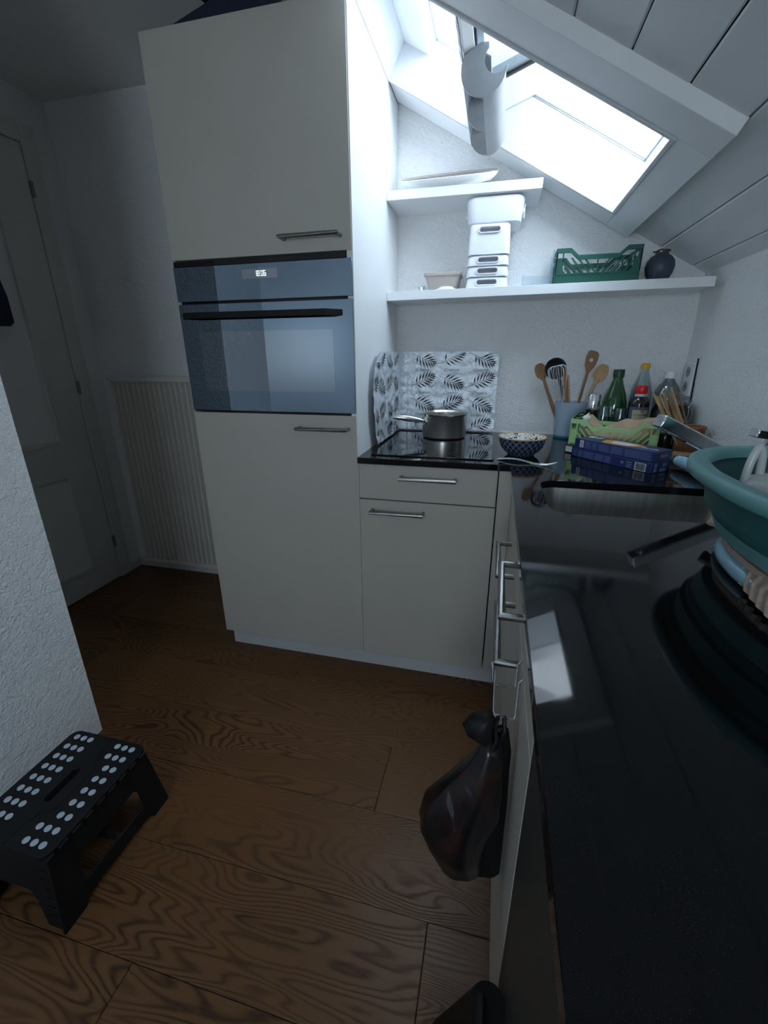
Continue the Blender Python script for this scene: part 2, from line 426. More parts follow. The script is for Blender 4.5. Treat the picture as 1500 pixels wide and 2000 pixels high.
# frames and panes of the added fill windows, out of view
M_pane = glassy('window glass', (0.93, 0.96, 0.97), 0.0, 0.04)
for i, (a, b, c, d) in enumerate(FILL_WINDOWS):
    wn = thing('window_%d' % (i+2), None, None, ((a+c)/2, -3.26, b), kind='structure')
    m = MB(Matrix(((1,0,0,0),(0,0,1,0),(0,1,0,0),(0,0,0,1))))
    part('window_frame', m.prism([(a, b), (c, b), (c, d), (a, d)], -3.29, -3.24, holes=[[(a+.03, b+.03), (c-.03, b+.03), (c-.03, d-.03), (a+.03, d-.03)]]), M_winwhite, wn, bev=0.002)
    part('pane', MB().box(a+.028, -3.268, b+.028, c-.028, -3.262, d-.028), M_pane, wn)
# skylight: lining, fixed frame, opened sash
win = thing('window_1', None, None, SL(0.45, 0.17, 0.1), kind='structure')
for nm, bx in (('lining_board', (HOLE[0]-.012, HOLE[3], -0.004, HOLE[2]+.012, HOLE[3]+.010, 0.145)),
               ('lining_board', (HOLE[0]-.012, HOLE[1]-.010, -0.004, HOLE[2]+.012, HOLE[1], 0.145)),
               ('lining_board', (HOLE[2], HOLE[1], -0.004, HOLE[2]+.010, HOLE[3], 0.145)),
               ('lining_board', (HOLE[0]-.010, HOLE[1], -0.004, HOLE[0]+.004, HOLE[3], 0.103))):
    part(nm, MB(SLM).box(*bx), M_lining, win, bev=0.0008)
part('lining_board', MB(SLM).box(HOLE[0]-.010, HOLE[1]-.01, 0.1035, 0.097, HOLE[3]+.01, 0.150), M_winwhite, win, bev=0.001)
mb = MB(SLM)
mb.prism([(HOLE[0]-.03, HOLE[1]-.04), (HOLE[2]+.03, HOLE[1]-.04), (HOLE[2]+.03, HOLE[3]+.04), (HOLE[0]-.03, HOLE[3]+.04)], 0.1495, 0.215,
         holes=[[(0.105, HOLE[1]+.004), (HOLE[2]-.006, HOLE[1]+.004), (HOLE[2]-.006, HOLE[3]-.003), (0.105, HOLE[3]-.003)]])
part('fixed_frame', mb, M_winwhite, win, bev=0.002)
part('seal', MB(SLM).prism([(HOLE[0], HOLE[1]), (HOLE[2], HOLE[1]), (HOLE[2], HOLE[3]), (HOLE[0], HOLE[3])], 0.1455, 0.149,
     holes=[[(0.103, HOLE[1]+.002), (HOLE[2]-.003, HOLE[1]+.002), (HOLE[2]-.003, HOLE[3]-.001), (0.103, HOLE[3]-.001)]]), M_alu, win)
# sash frame of reference: origin on its underside, lam along the tilted pane, y, nn upward
Dv = Vector((0.9515, 0, 0.3075)); Nv = Vector((-0.3075, 0, 0.9515)); A0 = SL(0.385, 0, 0.065)
SM = Matrix(((Dv.x, 0, Nv.x, A0.x), (0, 1, 0, 0), (Dv.z, 0, Nv.z, A0.z), (0, 0, 0, 1)))
LA0, LA1 = -0.088, 0.46
sash = part('sash', MB(SM).prism([(LA0, -0.080), (LA1, -0.080), (LA1, 0.424), (LA0, 0.424)], 0.0, 0.055,
     holes=[[(LA0+.03, -0.03), (LA1-.06, -0.03), (LA1-.06, 0.262), (LA0+.03, 0.262)]]), M_winwhite, win, bev=0.003)
part('gasket', MB(SM).prism([(LA0+.03, -0.03), (LA1-.06, -0.03), (LA1-.06, 0.262), (LA0+.03, 0.262)], 0.006, 0.05,
     holes=[[(LA0+.037, -0.022), (LA1-.07, -0.022), (LA1-.07, 0.250), (LA0+.037, 0.250)]]), M_gasket, sash)
part('metal_frame', MB(SM).prism([(LA0+.037, -0.022), (LA1-.07, -0.022), (LA1-.07, 0.250), (LA0+.037, 0.250)], 0.012, 0.05,
     holes=[[(LA0+.055, 0.0), (LA1-.12, 0.0), (LA1-.12, 0.192), (LA0+.055, 0.192)]]), M_alu, sash)
part('pane', MB(SM).box(LA0+.05, -0.004, 0.030, LA1-.115, 0.196, 0.036), M_pane, sash)
# slotted strip on the sash end
slots = []
for k in range(9):
    y0 = -0.062+k*0.053; slots.append(rrect(0.004, y0, 0.020, y0+0.034, 0.005, 2))
SM2 = Matrix(((Nv.x, 0, Dv.x, A0.x+Dv.x*(LA0-.006)), (0, 1, 0, 0), (Nv.z, 0, Dv.z, A0.z+Dv.z*(LA0-.006)), (0, 0, 0, 1)))
part('slotted_strip', MB(SM2).prism([(-0.012, -0.085), (0.026, -0.085), (0.026, 0.428), (-0.012, 0.428)], 0.0, 0.003, holes=[[(p[0]-.006, p[1]) for p in q] for q in slots]), M_baralu, sash)
# ventilation bar: a trough of thin metal open downwards, with end plates and one web
BC = (0.389, -0.006)   # centre in (s,h)
def barpt(a, r): return (BC[0]+r*math.cos(a), BC[1]+r*math.sin(a))
Y0b, Y1b = 0.045, 0.402
barM = Matrix(((CT, ST, 0, 0), (0, 0, 1, 0), (-ST, CT, 0, Z0), (0, 0, 0, 1)))     # (s,h,y)->world
def strip_shell(a0, a1, r0, r1, y0, y1):
    q = [a0+(a1-a0)*k/8 for k in range(9)]
    return [barpt(a, r1) for a in q] + [barpt(a, r0) for a in reversed(q)]
bar = part('ventilation_bar', MB(barM).prism(strip_shell(math.radians(150), math.radians(236), 0.0515, 0.054, 0, 0), Y0b, Y1b), M_baralu, sash)
mb = MB(barM).prism(strip_shell(math.radians(-58), math.radians(30), 0.0515, 0.054, 0, 0), Y0b, Y1b)
part('bar_rail', mb, M_baralu, sash)
def cap_profile():
    pts = [barpt(math.radians(a), 0.0555) for a in range(176, 386, 10)]
    pts += [(BC[0]+0.019+0.030*math.cos(math.radians(a)), BC[1]+0.031+0.030*math.sin(math.radians(a))) for a in range(0, -200, -14)]
    pts += [(BC[0]-0.016, BC[1]+0.049), (BC[0]-0.034, BC[1]+0.040)]
    return pts
part('end_plate', MB(barM).prism(cap_profile(), Y0b-0.003, Y0b+0.002), M_baralu, sash, smooth=False)
half = [barpt(math.radians(a), 0.0515) for a in range(165, 376, 15)]
part('web_plate', MB(barM).prism(half, 0.232, 0.235), M_baralu, sash)
part('web_plate', MB(barM).prism(half, Y1b-0.004, Y1b), M_baralu, sash)
part('bar_back', MB(barM).box(BC[0]-0.045, BC[1]+0.026, Y0b, BC[0]+0.004, BC[1]+0.029, Y1b), M_baralu, sash)

# hall: baseboards, door
top('baseboard_back', MB().box(-1.575, YB-0.014, 0.0, -0.605, YB, 0.05), M_door, kind='structure', bev=0.003)
top('baseboard_left', MB().box(-1.575, 0.50, 0.0, -1.561, YB-0.014, 0.05), M_door, kind='structure', bev=0.003)
DX = -1.575
dr = thing('door_1', None, None, (DX, 0.0, 0.0), kind='structure')
mb = MB(Matrix(((0,0,1,0),(1,0,0,0),(0,1,0,0),(0,0,0,1))))      # (y,z,x)
mb.prism([(-0.43, 0.006), (0.425, 0.006), (0.425, 2.01), (-0.43, 2.01)], DX-0.028, DX+0.012,
         holes=[[(-0.29, 0.125), (0.283, 0.125), (0.283, 0.642), (-0.29, 0.642)], [(-0.29, 0.784), (0.283, 0.784), (0.283, 1.87), (-0.29, 1.87)]])
part('door_leaf', mb, M_door, dr, bev=0.002)
for z0, z1 in ((0.125, 0.642), (0.784, 1.87)):
    part('door_panel', MB().box(DX-0.02, -0.295, z0-.004, DX-0.004, 0.288, z1+.004), M_door, dr)
    p = MB(Matrix(((0,0,1,0),(1,0,0,0),(0,1,0,0),(0,0,0,1))))
    p.prism([(-0.292, z0-.002), (0.285, z0-.002), (0.285, z1+.002), (-0.292, z1+.002)], DX-0.004, DX+0.016,
            holes=[[(-0.268, z0+.022), (0.261, z0+.022), (0.261, z1-.022), (-0.268, z1-.022)]])
    part('panel_moulding', p, M_door, dr, bev=0.005)
for z in (0.22, 1.036, 1.85):
    part('hinge', MB().lathe([(0.0, -.03), (0.008, -.03), (0.008, .03), (0.0, .03)], (DX+0.016, 0.430, z), 10), M_handle, dr)
part('door_frame', MB().box(DX, 0.4285, 0, DX+0.016, 0.50, 2.08), M_door, dr, bev=0.003)
part('door_frame', MB().box(DX, -0.52, 0, DX+0.016, -0.434, 2.08), M_door, dr, bev=0.003)
part('door_frame', MB().box(DX, -0.434, 2.014, DX+0.016, 0.4285, 2.08), M_door, dr, bev=0.003)
#@@OBJECTS@@

# ================================================================== CABINETS
def handle(parent, p0, p1, out, r=0.0058, n=10, mat=None):
    p0, p1, out = Vector(p0), Vector(p1), Vector(out)
    mb = MB().tube([p0, p0+out, p1+out, p1], r, n)
    return part('handle', mb, mat or M_handle, parent)
ZC = 0.8611                                      # worktop surface
# tall oven cabinet
tc_ = thing('tall_cabinet', 'tall white cabinet with a built-in oven at mid height', 'cabinet', (-0.3, 0.3, 0.0))
mb = MB(); mb.box(-0.599, 0.020, 0.09, -0.581, YB-.002, 2.009); mb.box(-0.581, 0.020, 1.992, -0.020, YB-.002, 2.009)
mb.box(-0.581, 0.020, 0.09, -0.020, YB-.002, 0.108); mb.box(-0.581, YB-.012, 0.108, -0.020, YB-.002, 1.992)
mb.box(-0.581, 0.020, 1.458, -0.020, YB-.012, 1.474); mb.box(-0.581, 0.020, 0.976, -0.020, YB-.012, 0.992)
part('carcass', mb, M_white, tc_)
part('side_panel', MB().box(-0.0195, 0.0015, 0.09, -0.0005, YB-.002, 2.0335), M_sidepanel, tc_, bev=0.0008)
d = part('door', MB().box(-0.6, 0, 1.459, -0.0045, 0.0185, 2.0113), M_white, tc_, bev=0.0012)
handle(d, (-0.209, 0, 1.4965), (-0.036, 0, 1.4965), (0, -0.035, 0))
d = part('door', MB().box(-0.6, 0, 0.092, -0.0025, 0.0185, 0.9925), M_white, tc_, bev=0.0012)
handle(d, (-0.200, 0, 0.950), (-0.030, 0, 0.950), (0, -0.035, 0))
# oven
ov = thing('oven', 'dark mirrored compact oven built into the tall cabinet', 'oven', (-0.3, 0.25, 0.996))
part('body', MB().box(-0.575, 0.022, 0.997, -0.024, 0.52, 1.452), M_black_plastic, ov)
part('top_trim', MB().box(-0.598, 0.002, 1.4405, -0.0030, 0.0184, 1.4555), M_black_gloss, ov, bev=0.001)
part('front_frame', MB().box(-0.5995, 0.0186, 0.9945, -0.0030, 0.0197, 1.4570), M_black_gloss, ov)
cp = part('control_panel', MB().box(-0.598, -0.002, 1.3405, -0.0035, 0.0184, 1.4395), M_oven_glass, ov, bev=0.001)
dsp = part('display', MB().box(-0.357, -0.0026, 1.398, -0.2385, -0.001, 1.424), M_display, cp)
od = part('oven_door', MB().box(-0.598, -0.002, 1.000, -0.0035, 0.0184, 1.3330), M_oven_glass, ov, bev=0.001)
part('door_window', MB().box(-0.534, -0.0025, 1.066, -0.0685, -0.001, 1.251), M_oven_window, od)
mb = MB()
prof = lambda z: [(-0.588, -0.002, z), (-0.555, -0.042, z), (-0.075, -0.042, z), (-0.036, -0.002, z), (-0.060, -0.002, z), (-0.088, -0.030, z), (-0.540, -0.030, z), (-0.566, -0.002, z)]
mb.loft([prof(1.2885), prof(1.3055)])
part('bar_handle', mb, M_black_plastic, od, bev=0.001)
part('lower_trim', MB().box(-0.598, 0.004, 0.9955, -0.0030, 0.0184, 0.9985), M_black_gloss, ov)
# 7-segment clock, thin strokes
def seg_digits(txt, x, z, wd, hg, gap, parent, y):
    SEG = {'0':'abcdef','1':'bc','6':'acdefg','8':'abcdefg'}
    mb = MB(); t = hg*0.11
    for ch in txt:
        if ch == ':': x += gap*1.0; continue
        L = {'a':(0,hg-t,wd,hg),'b':(wd-t,hg/2,wd,hg),'c':(wd-t,0,wd,hg/2),'d':(0,0,wd,t),'e':(0,0,t,hg/2),'f':(0,hg/2,t,hg),'g':(0,hg/2-t/2,wd,hg/2+t/2)}
        x0 = x-(wd*0.45 if ch == '1' else 0)
        for k in SEG[ch]:
            q = L[k]; mb.box(x0+q[0], y-.0003, z+q[1], x0+q[2], y, z+q[3])
        x += wd*(0.55 if ch == '1' else 1)+gap
    return part('clock_digits', mb, M_digit, parent)
seg_digits('18:06', -0.3115, 1.4045, 0.0072, 0.0145, 0.0024, dsp, -0.0027)

# low cabinet under the left run
bc = thing('base_cabinet', 'white base cabinet with one drawer above one door, under the hob', 'cabinet', (0.23, 0.3, 0.0))
mb = MB(); mb.box(0.0005, 0.020, 0.09, 0.018, YB-.004, 0.834); mb.box(0.434, 0.020, 0.09, 0.452, YB-.004, 0.834); mb.box(0.018, 0.020, 0.09, 0.434, YB-.004, 0.108); mb.box(0.018, 0.020, 0.708, 0.434, 0.10, 0.722)
part('carcass', mb, M_white, bc)
part('gap_strip', MB().box(0.018, 0.030, 0.10, 0.434, 0.034, 0.832), M_dark_gap, bc)
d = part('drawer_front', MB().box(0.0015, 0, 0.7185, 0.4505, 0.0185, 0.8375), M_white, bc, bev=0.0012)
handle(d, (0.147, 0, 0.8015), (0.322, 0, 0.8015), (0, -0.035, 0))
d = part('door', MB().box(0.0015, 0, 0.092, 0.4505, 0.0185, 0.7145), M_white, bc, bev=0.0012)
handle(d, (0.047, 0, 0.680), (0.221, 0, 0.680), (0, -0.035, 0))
XF = 0.497                                       # front plane of the run along the right wall
mb = MB(); mb.box(0.455, 0.0, 0.092, XF, 0.0185, 0.8375)
top('corner_filler', mb, M_white, 'narrow white filler strip in the inner corner of the cabinets', 'panel', bev=0.001)
def front_run(name, label, y0, y1, drawer, hz, hy):
    t = thing(name, label, 'cabinet', (0.8, (y0+y1)/2, 0.0))
    mb = MB(); mb.box(XF+.020, y1+.001, 0.09, XR-.03, y1+.017, 0.66); mb.box(XF+.020, y0-.017, 0.09, XR-.03, y0-.001, 0.66); mb.box(XF+.020, y1+.017, 0.09, XR-.03, y0-.017, 0.108)
    part('carcass', mb, M_white, t)
    part('gap_strip', MB().box(XF+.030, y1+.017, 0.10, XF+.034, y0-.017, 0.66), M_dark_gap, t)
    zt = 0.731 if drawer else 0.8375
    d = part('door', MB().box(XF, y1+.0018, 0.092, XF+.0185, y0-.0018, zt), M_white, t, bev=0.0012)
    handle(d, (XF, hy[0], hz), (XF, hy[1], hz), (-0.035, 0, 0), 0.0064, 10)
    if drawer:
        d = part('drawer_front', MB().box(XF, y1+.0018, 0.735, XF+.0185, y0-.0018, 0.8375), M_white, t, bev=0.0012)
        handle(d, (XF, -0.555, 0.790), (XF, -0.742, 0.790), (-0.035, 0, 0), 0.0064, 10)
    return t
front_run('sink_cabinet', 'white sink cabinet with a full door, next to the inner corner', 0.0, -0.485, False, 0.705, (-0.255, -0.44))
front_run('drawer_cabinet', 'white cabinet with a drawer and the wire hooks, nearest on the right', -0.485, -0.955, True, 0.700, (-0.553, -0.738))
dw = thing('dishwasher', 'dark grey appliance front under the near end of the worktop', 'dishwasher', (0.8, -1.4, 0.0))
part('front_panel', MB().box(XF, -1.70, 0.10, XF+.020, -0.9565, 0.826), M_grey_front, dw, bev=0.002)
part('body', MB().box(XF+.021, -1.70, 0.0, XR-.03, -0.96, 0.826), M_black_plastic, dw)
pb = MB(); pb.box(-0.60, 0.046, 0.0, 0.540, 0.060, 0.0885)
top('plinth_board', pb, M_plinth, 'white plinth board along the floor below tall and base cabinets', 'plinth', bev=0.001)
top('plinth_board', MB().box(0.540, -0.955, 0.0, 0.552, 0.045, 0.0885), M_plinth, 'white plinth board on the floor under the right-hand cabinets', 'plinth', bev=0.001)

# worktop with sink cut-out
SX0, SX1, SY0, SY1 = 0.556, 0.99, -0.428, -0.165
WX = 0.4849
wt_o = top('worktop', MB().prism([(0.0005, -0.015), (WX, -0.015), (WX, -1.95), (XR-.0005, -1.95), (XR-.0005, YB-.0005), (0.0005, YB-.0005)], 0.8415, ZC,
     holes=[rrect(SX0, SY0, SX1, SY1, 0.045, 6)]), M_granite, 'L-shaped polished black stone worktop', 'worktop', smooth=False)
bevel(wt_o, 0.0014)
top('trim_3', MB().box(0.46, YB-.0055, ZC+.0001, 1.10, YB-.0002, ZC+.0045), M_casing, kind='structure')
# sink bowl
sk = thing('sink', 'undermounted stainless steel sink in the black worktop', 'sink', ((SX0+SX1)/2, (SY0+SY1)/2, 0.70))
def ring(r0, z, e): return [(x, y, z) for x, y in rrect(SX0-e, SY0-e, SX1+e, SY1+e, r0, 6)]
mb = MB(); mb.loft([ring(0.05, 0.8413, 0.018), ring(0.046, 0.8413, 0.004), ring(0.044, 0.832, 0.001), ring(0.044, 0.73, -0.004), ring(0.05, 0.708, -0.012), ring(0.05, 0.70, -0.035)], cap0=False)
part('bowl', mb, M_sink, sk, angle=60)
part('drain', MB().lathe([(0.0, .7008), (0.030, .7008), (0.034, .7030), (0.040, .7030), (0.042, .7005)], (0.80, -0.29, 0), 24, False, False), M_chrome, sk)
# ceramic hob
hob = thing('ceramic_hob', 'flush black ceramic glass hob under the saucepan', 'hob', (0.235, 0.27, ZC))
part('glass_plate', MB().prism(rrect(0.035, 0.03, 0.435, 0.50, 0.008, 3), ZC+.0002, ZC+.0042), M_hob, hob, bev=0.001)
M_print = pmat('grey hob print', (0.06, 0.06, 0.065), 0.2)
for cx, cy, r in ((0.235, 0.375, 0.095), (0.235, 0.14, 0.075)):
    part('cooking_zone', MB().prism([(cx+r*math.cos(2*PI*k/48), cy+r*math.sin(2*PI*k/48)) for k in range(48)], ZC+.0042, ZC+.0044,
        holes=[[(cx+(r-.002)*math.cos(2*PI*k/48), cy+(r-.002)*math.sin(2*PI*k/48)) for k in range(48)]]), M_print, hob)

# wall shelves
mb = MB()
def slab(x0, x1, y0, y1, zl, zr, th):
    return [[(x, y, z) for (y, z) in ((y0, zz-th), (y1, zz-th), (y1, zz), (y0, zz))] for x, zz in ((x0, zl), (x1, zr))]
top('wall_shelf', MB().loft(slab(0.0005, 1.076, 0.4055, YB-.001, 1.3985, 1.4075, 0.030)), M_shelf, 'long white lower wall shelf carrying bins, crate and vase', 'shelf', bev=0.0008)
top('wall_shelf', MB().loft(slab(0.0005, 0.521, 0.4065, YB-.001, 1.7165, 1.7135, 0.029)), M_shelf, 'short white upper wall shelf carrying the pale tray', 'shelf', bev=0.0008)
def shz(x): return 1.3985+0.009*x/1.076          # top of the lower shelf

# ================================================================== HALL THINGS
rd = thing('radiator', 'tall cream panel radiator on the dark hall wall left of the oven', 'radiator', (-1.17, 0.555, 0.06))
part('back_panel', MB().box(-1.468, 0.553, 0.07, -0.86, 0.575, 1.07), M_radiator, rd, bev=0.004)
part('top_header', MB().box(-1.478, 0.527, 1.058, -0.85, 0.578, 1.086), M_radiator, rd, bev=0.006)
part('bottom_header', MB().box(-1.478, 0.530, 0.056, -0.85, 0.578, 0.082), M_radiator, rd, bev=0.006)
fm = None
for k in range(20):
    x = -1.460+k*0.0308
    if fm is None:
        m2 = MB()
        def fr(z, s): return [(dx*s, dy, z) for dx, dy in ((-0.0085, 0.0), (-0.0075, -0.018), (-0.003, -0.026), (0.003, -0.026), (0.0075, -0.018), (0.0085, 0.0))]
        m2.loft([fr(0.076, .3), fr(0.10, 1), fr(1.035, 1), fr(1.066, .3)])
        fm = m2.mesh('flute', Vector((0,0,0))); fm.materials.append(M_radiator)
    o = bpy.data.objects.new('flute', fm); COL.objects.link(o); o.parent = rd; o.location = Vector((x, 0.5545, 0)) - ORG[rd.name]
part('vent_plug', MB().tube([(-1.478, 0.548, 1.072), (-1.494, 0.548, 1.072)], 0.007, 10), M_handle, rd)
part('wall_bracket', MB().box(-1.44, 0.575, 0.90, -1.41, YB, 0.94), M_radiator, rd)
part('wall_bracket', MB().box(-1.44, 0.575, 0.15, -1.41, YB, 0.19), M_radiator, rd)
ct = thing('coat', 'dark navy coat hanging on the hall door at the left edge', 'coat', (-1.50, 0.02, 1.29))
mb = MB()
def coat_ring(z, yr, th):
    out = []
    for k in range(28):
        a = 2*PI*k/28; y = 0.02+(yr-0.02)*math.cos(a); x = -1.512+th*math.sin(a)*(1+0.25*math.sin(5*a+z*9))
        out.append((max(x, -1.5605), y, z))
    return out
mb.loft([coat_ring(1.295, 0.145, .030), coat_ring(1.31, 0.160, .042), coat_ring(1.40, 0.158, .045), coat_ring(1.50, 0.140, .045), coat_ring(1.58, 0.105, .04), coat_ring(1.66, 0.07, .03), coat_ring(1.70, 0.045, .012)])
part('fabric', mb, M_navy, ct)
part('hook', MB().tube([(-1.561, 0.02, 1.72), (-1.535, 0.02, 1.715), (-1.525, 0.02, 1.70), (-1.512, 0.02, 1.69)], 0.004, 8), M_handle, ct)
bt = thing('storage_bag', 'flat dark navy bag lying on top of the tall cabinet', 'bag', (-0.34, 0.2, 2.0113))
mb = MB()
def bagr(x, h, y0, y1):
    return [(x, lerp(y0, y1, (1-math.cos(a))/2), 2.0118+h*max(0, math.sin(a))) for a in [PI*k/8 for k in range(9)]]
mb.loft([bagr(-0.535, 0.012, 0.02, 0.30), bagr(-0.52, 0.028, 0.012, 0.34), bagr(-0.45, 0.075, 0.010, 0.36), bagr(-0.38, 0.11, 0.010, 0.37), bagr(-0.28, 0.10, 0.012, 0.37), bagr(-0.20, 0.06, 0.016, 0.36), bagr(-0.16, 0.01, 0.03, 0.34)])
part('fabric', mb, M_navy, bt)
part('carry_strap', MB().tube([(-0.42, 0.02, 2.075), (-0.42, 0.19, 2.108), (-0.42, 0.35, 2.075)], 0.006, 8), M_navy, bt)

# step stool
st = thing('step_stool', 'black folding step stool with pale anti-slip dots beside the rough pillar', 'stool', (-0.51, -0.80, 0.0))
X0, X1, Y0, Y1, HS = -0.632, -0.400, -0.940, -0.655, 0.203
tp = part('seat', MB().prism(rrect(X0, Y0, X1, Y1, 0.022, 5), HS-0.016, HS,
          holes=[rrect(-0.528, -0.840, -0.508, -0.752, 0.009, 4)]), M_black_plastic, st, bev=0.003)
M_seam = pmat('black seam', (0.004, 0.004, 0.004), 0.8)
mb = MB()
path = [(-0.505, Y1-.002), (-0.505, -0.705), (-0.495, -0.705), (-0.495, -0.735), (-0.485, -0.735), (-0.478, -0.745), (-0.478, -0.848), (-0.485, -0.858), (-0.505, -0.858), (-0.505, -0.885), (-0.515, -0.885), (-0.515, Y0+.002)]
mb.tube([(x, y, HS) for x, y in path], 0.0013, 4)
part('fold_seam', mb, M_seam, tp)
part('handle_slot', MB().box(-0.530, -0.842, HS-0.030, -0.506, -0.750, HS-0.017), M_black_gloss, tp)
M_dot = pmat('pale grip dot', (0.50, 0.55, 0.62), 0.6)
dm = MB().lathe([(0.0, 0), (0.0080, 0), (0.0074, 0.0008), (0, 0.0010)], (0, 0, 0), 14, False, False).mesh('grip_dot'); dm.materials.append(M_dot)
for r in range(9):
    y = -0.675-r*0.0305
    xs = [-0.607, -0.585, -0.563] + ([-0.475, -0.4525, -0.430] if r in (0, 1, 7, 8) else [-0.4525, -0.430])
    for x in xs:
        o = bpy.data.objects.new('grip_dot', dm); COL.objects.link(o); o.parent = tp; o.location = Vector((x, y, HS+.0001)) - ORG[tp.name]
def leg_panel(side):
    # long side panel: arch cut into it, leaning out a little
    x_t = X1-0.006 if side > 0 else X0+0.006; x_b = (-0.384) if side > 0 else (-0.645)
    y0t, y1t, y0b, y1b = Y0+.004, Y1-.004, -0.962, -0.640
    def P(y, z):
        t = z/(HS-.016); yc = lerp(lerp(y0b, y1b, y), lerp(y0t, y1t, y), t); return (lerp(x_b, x_t, t), yc, z)
    mb = MB(); th = 0.006*side
    # split in quads: two feet and a lintel
    def slab4(q):
        a = [P(y, z) for y, z in q]; b = [(p[0]-th, p[1], p[2]) for p in a]; mb.loft([a, b])
    T_ = HS-.016
    slab4([(0, 0), (0.17, 0), (0.21, 0.020), (0.21, T_), (0, T_)]); slab4([(0.79, 0.020), (0.83, 0), (1, 0), (1, T_), (0.79, T_)])
    slab4([(0.21, 0.020), (0.79, 0.020), (0.79, 0.058), (0.21, 0.058)])
    slab4([(0.21, 0.110), (0.25, 0.122), (0.75, 0.122), (0.79, 0.110), (0.79, T_), (0.21, T_)])
    return part('side_panel', mb, M_black_plastic, st, bev=0.0015)
leg_panel(1); leg_panel(-1)
def end_panel(side):
    yt, yb = (Y1-.006, -0.646) if side > 0 else (Y0+.006, -0.956)
    mb = MB(); th = 0.006*side
    def P(x, z):
        t = z/(HS-.016); return (lerp(lerp(-0.643, -0.386, x), lerp(X0+.008, X1-.008, x), t), lerp(yb, yt, t), z)
    def slab4(q):
        a = [P(x, z) for x, z in q]; b = [(p[0], p[1]-th, p[2]) for p in a]; mb.loft([a, b])
    slab4([(0, 0), (0.20, 0), (0.26, 0.06), (0.26, HS-.016), (0, HS-.016)]); slab4([(0.74, 0.06), (0.80, 0), (1, 0), (1, HS-.016), (0.74, HS-.016)]); slab4([(0.26, 0.06), (0.32, 0.085), (0.68, 0.085), (0.74, 0.06), (0.74, HS-.016), (0.26, HS-.016)])
    o = part('end_panel', mb, M_black_plastic, st, bev=0.0015)
    m3 = MB()
    for k in range(6):
        z = 0.03+k*0.024; a = P(0.86, z); b = P(0.97, z); m3.box(a[0], a[1]-0.001, z, b[0], a[1]+0.0016, z+.005)
    part('grip_ribs', m3, M_black_plastic, o)
end_panel(1); end_panel(-1)
part('crossbar', MB().box(-0.632, -0.806, 0.062, -0.396, -0.794, 0.09), M_black_plastic, st, bev=0.001)
for k in range(9):
    y = -0.668-k*0.032
    part('hinge_knuckle', MB().tube([(X1+.001, y, HS-.008), (X1+.001, y-0.020, HS-.008)], 0.0045, 8), M_black_plastic, tp)

# ================================================================== COOKING CORNER
M_foil = pmat('printed foil', (0.74, 0.78, 0.83), 0.36, 0.35); nf = NT(M_foil); vf = nf.coord('Object').outputs[0]
nf.bump(nf.noise(vf, 55, 4, 0.6, 1.2), 0.6, 0.006)
M_leaf = pmat('black leaf print', (0.01, 0.01, 0.012), 0.5)
M_script = pmat('grey script print', (0.10, 0.11, 0.13), 0.5)
def foil(u, z, off=0.0):
    """unrolled guard: u<0 on the side panel, u>0 along the back wall"""
    rad = 0.03
    cr = 0.0032*fbm(Vector((u*14, z*14, 1.7)), 2)+0.0075*abs(mnoise.noise(Vector((u*17, z*21, 5.0))))+0.0035*abs(mnoise.noise(Vector((u*41, z*37, 9.0))))
    lean = (1.19-z)*0.03
    if u > rad: p = Vector((0.022+u, YB-0.016-lean*0.5, z)); n = Vector((0, -1, 0))
    elif u < -rad: p = Vector((0.014, YB-0.016+u, z)); n = Vector((1, 0, 0))
    else:
        a = (u+rad)/(2*rad)*PI/2; q = 0.032
        p = Vector((0.014+q*(1-math.cos(a))*1.15, YB-0.016-rad+q*math.sin(a)*0.94, z)); n = Vector((math.cos(a), -math.sin(a), 0))
    return p+n*(cr+0.004+off)
ZB, ZT = 0.868, 1.190
def edge_left(z):
    t = (z-ZB)/(ZT-ZB)
    return -0.405-0.045*math.sin(PI*min(1, t/1.0)) + (0.05*((t-0.82)/0.18)**2 if t > 0.82 else 0)
def edge_right(z):
    t = (z-ZB)/(ZT-ZB)
    r = 0.405
    if t > 0.92: r -= 0.028*(1-math.sqrt(max(0, 1-((t-0.92)/0.08)**2)))
    if t < 0.07: r -= 0.02*(1-math.sqrt(max(0, 1-((0.07-t)/0.07)**2)))
    return r
sg = thing('splash_guard', 'crumpled silver foil splash guard with black leaf print behind the hob', 'splash guard', (0.2, 0.5, ZC))
mb = MB()
mb.grid(170, 70, lambda a, b: foil(lerp(edge_left(lerp(ZB, ZT, b)), edge_right(lerp(ZB, ZT, b)), a), lerp(ZB, ZT, b)))
mb.grid(170, 70, lambda a, b: foil(lerp(edge_left(lerp(ZB, ZT, b)), edge_right(lerp(ZB, ZT, b)), a), lerp(ZB, ZT, b), -0.0012))
sheet = part('foil_sheet', mb, M_foil, sg)
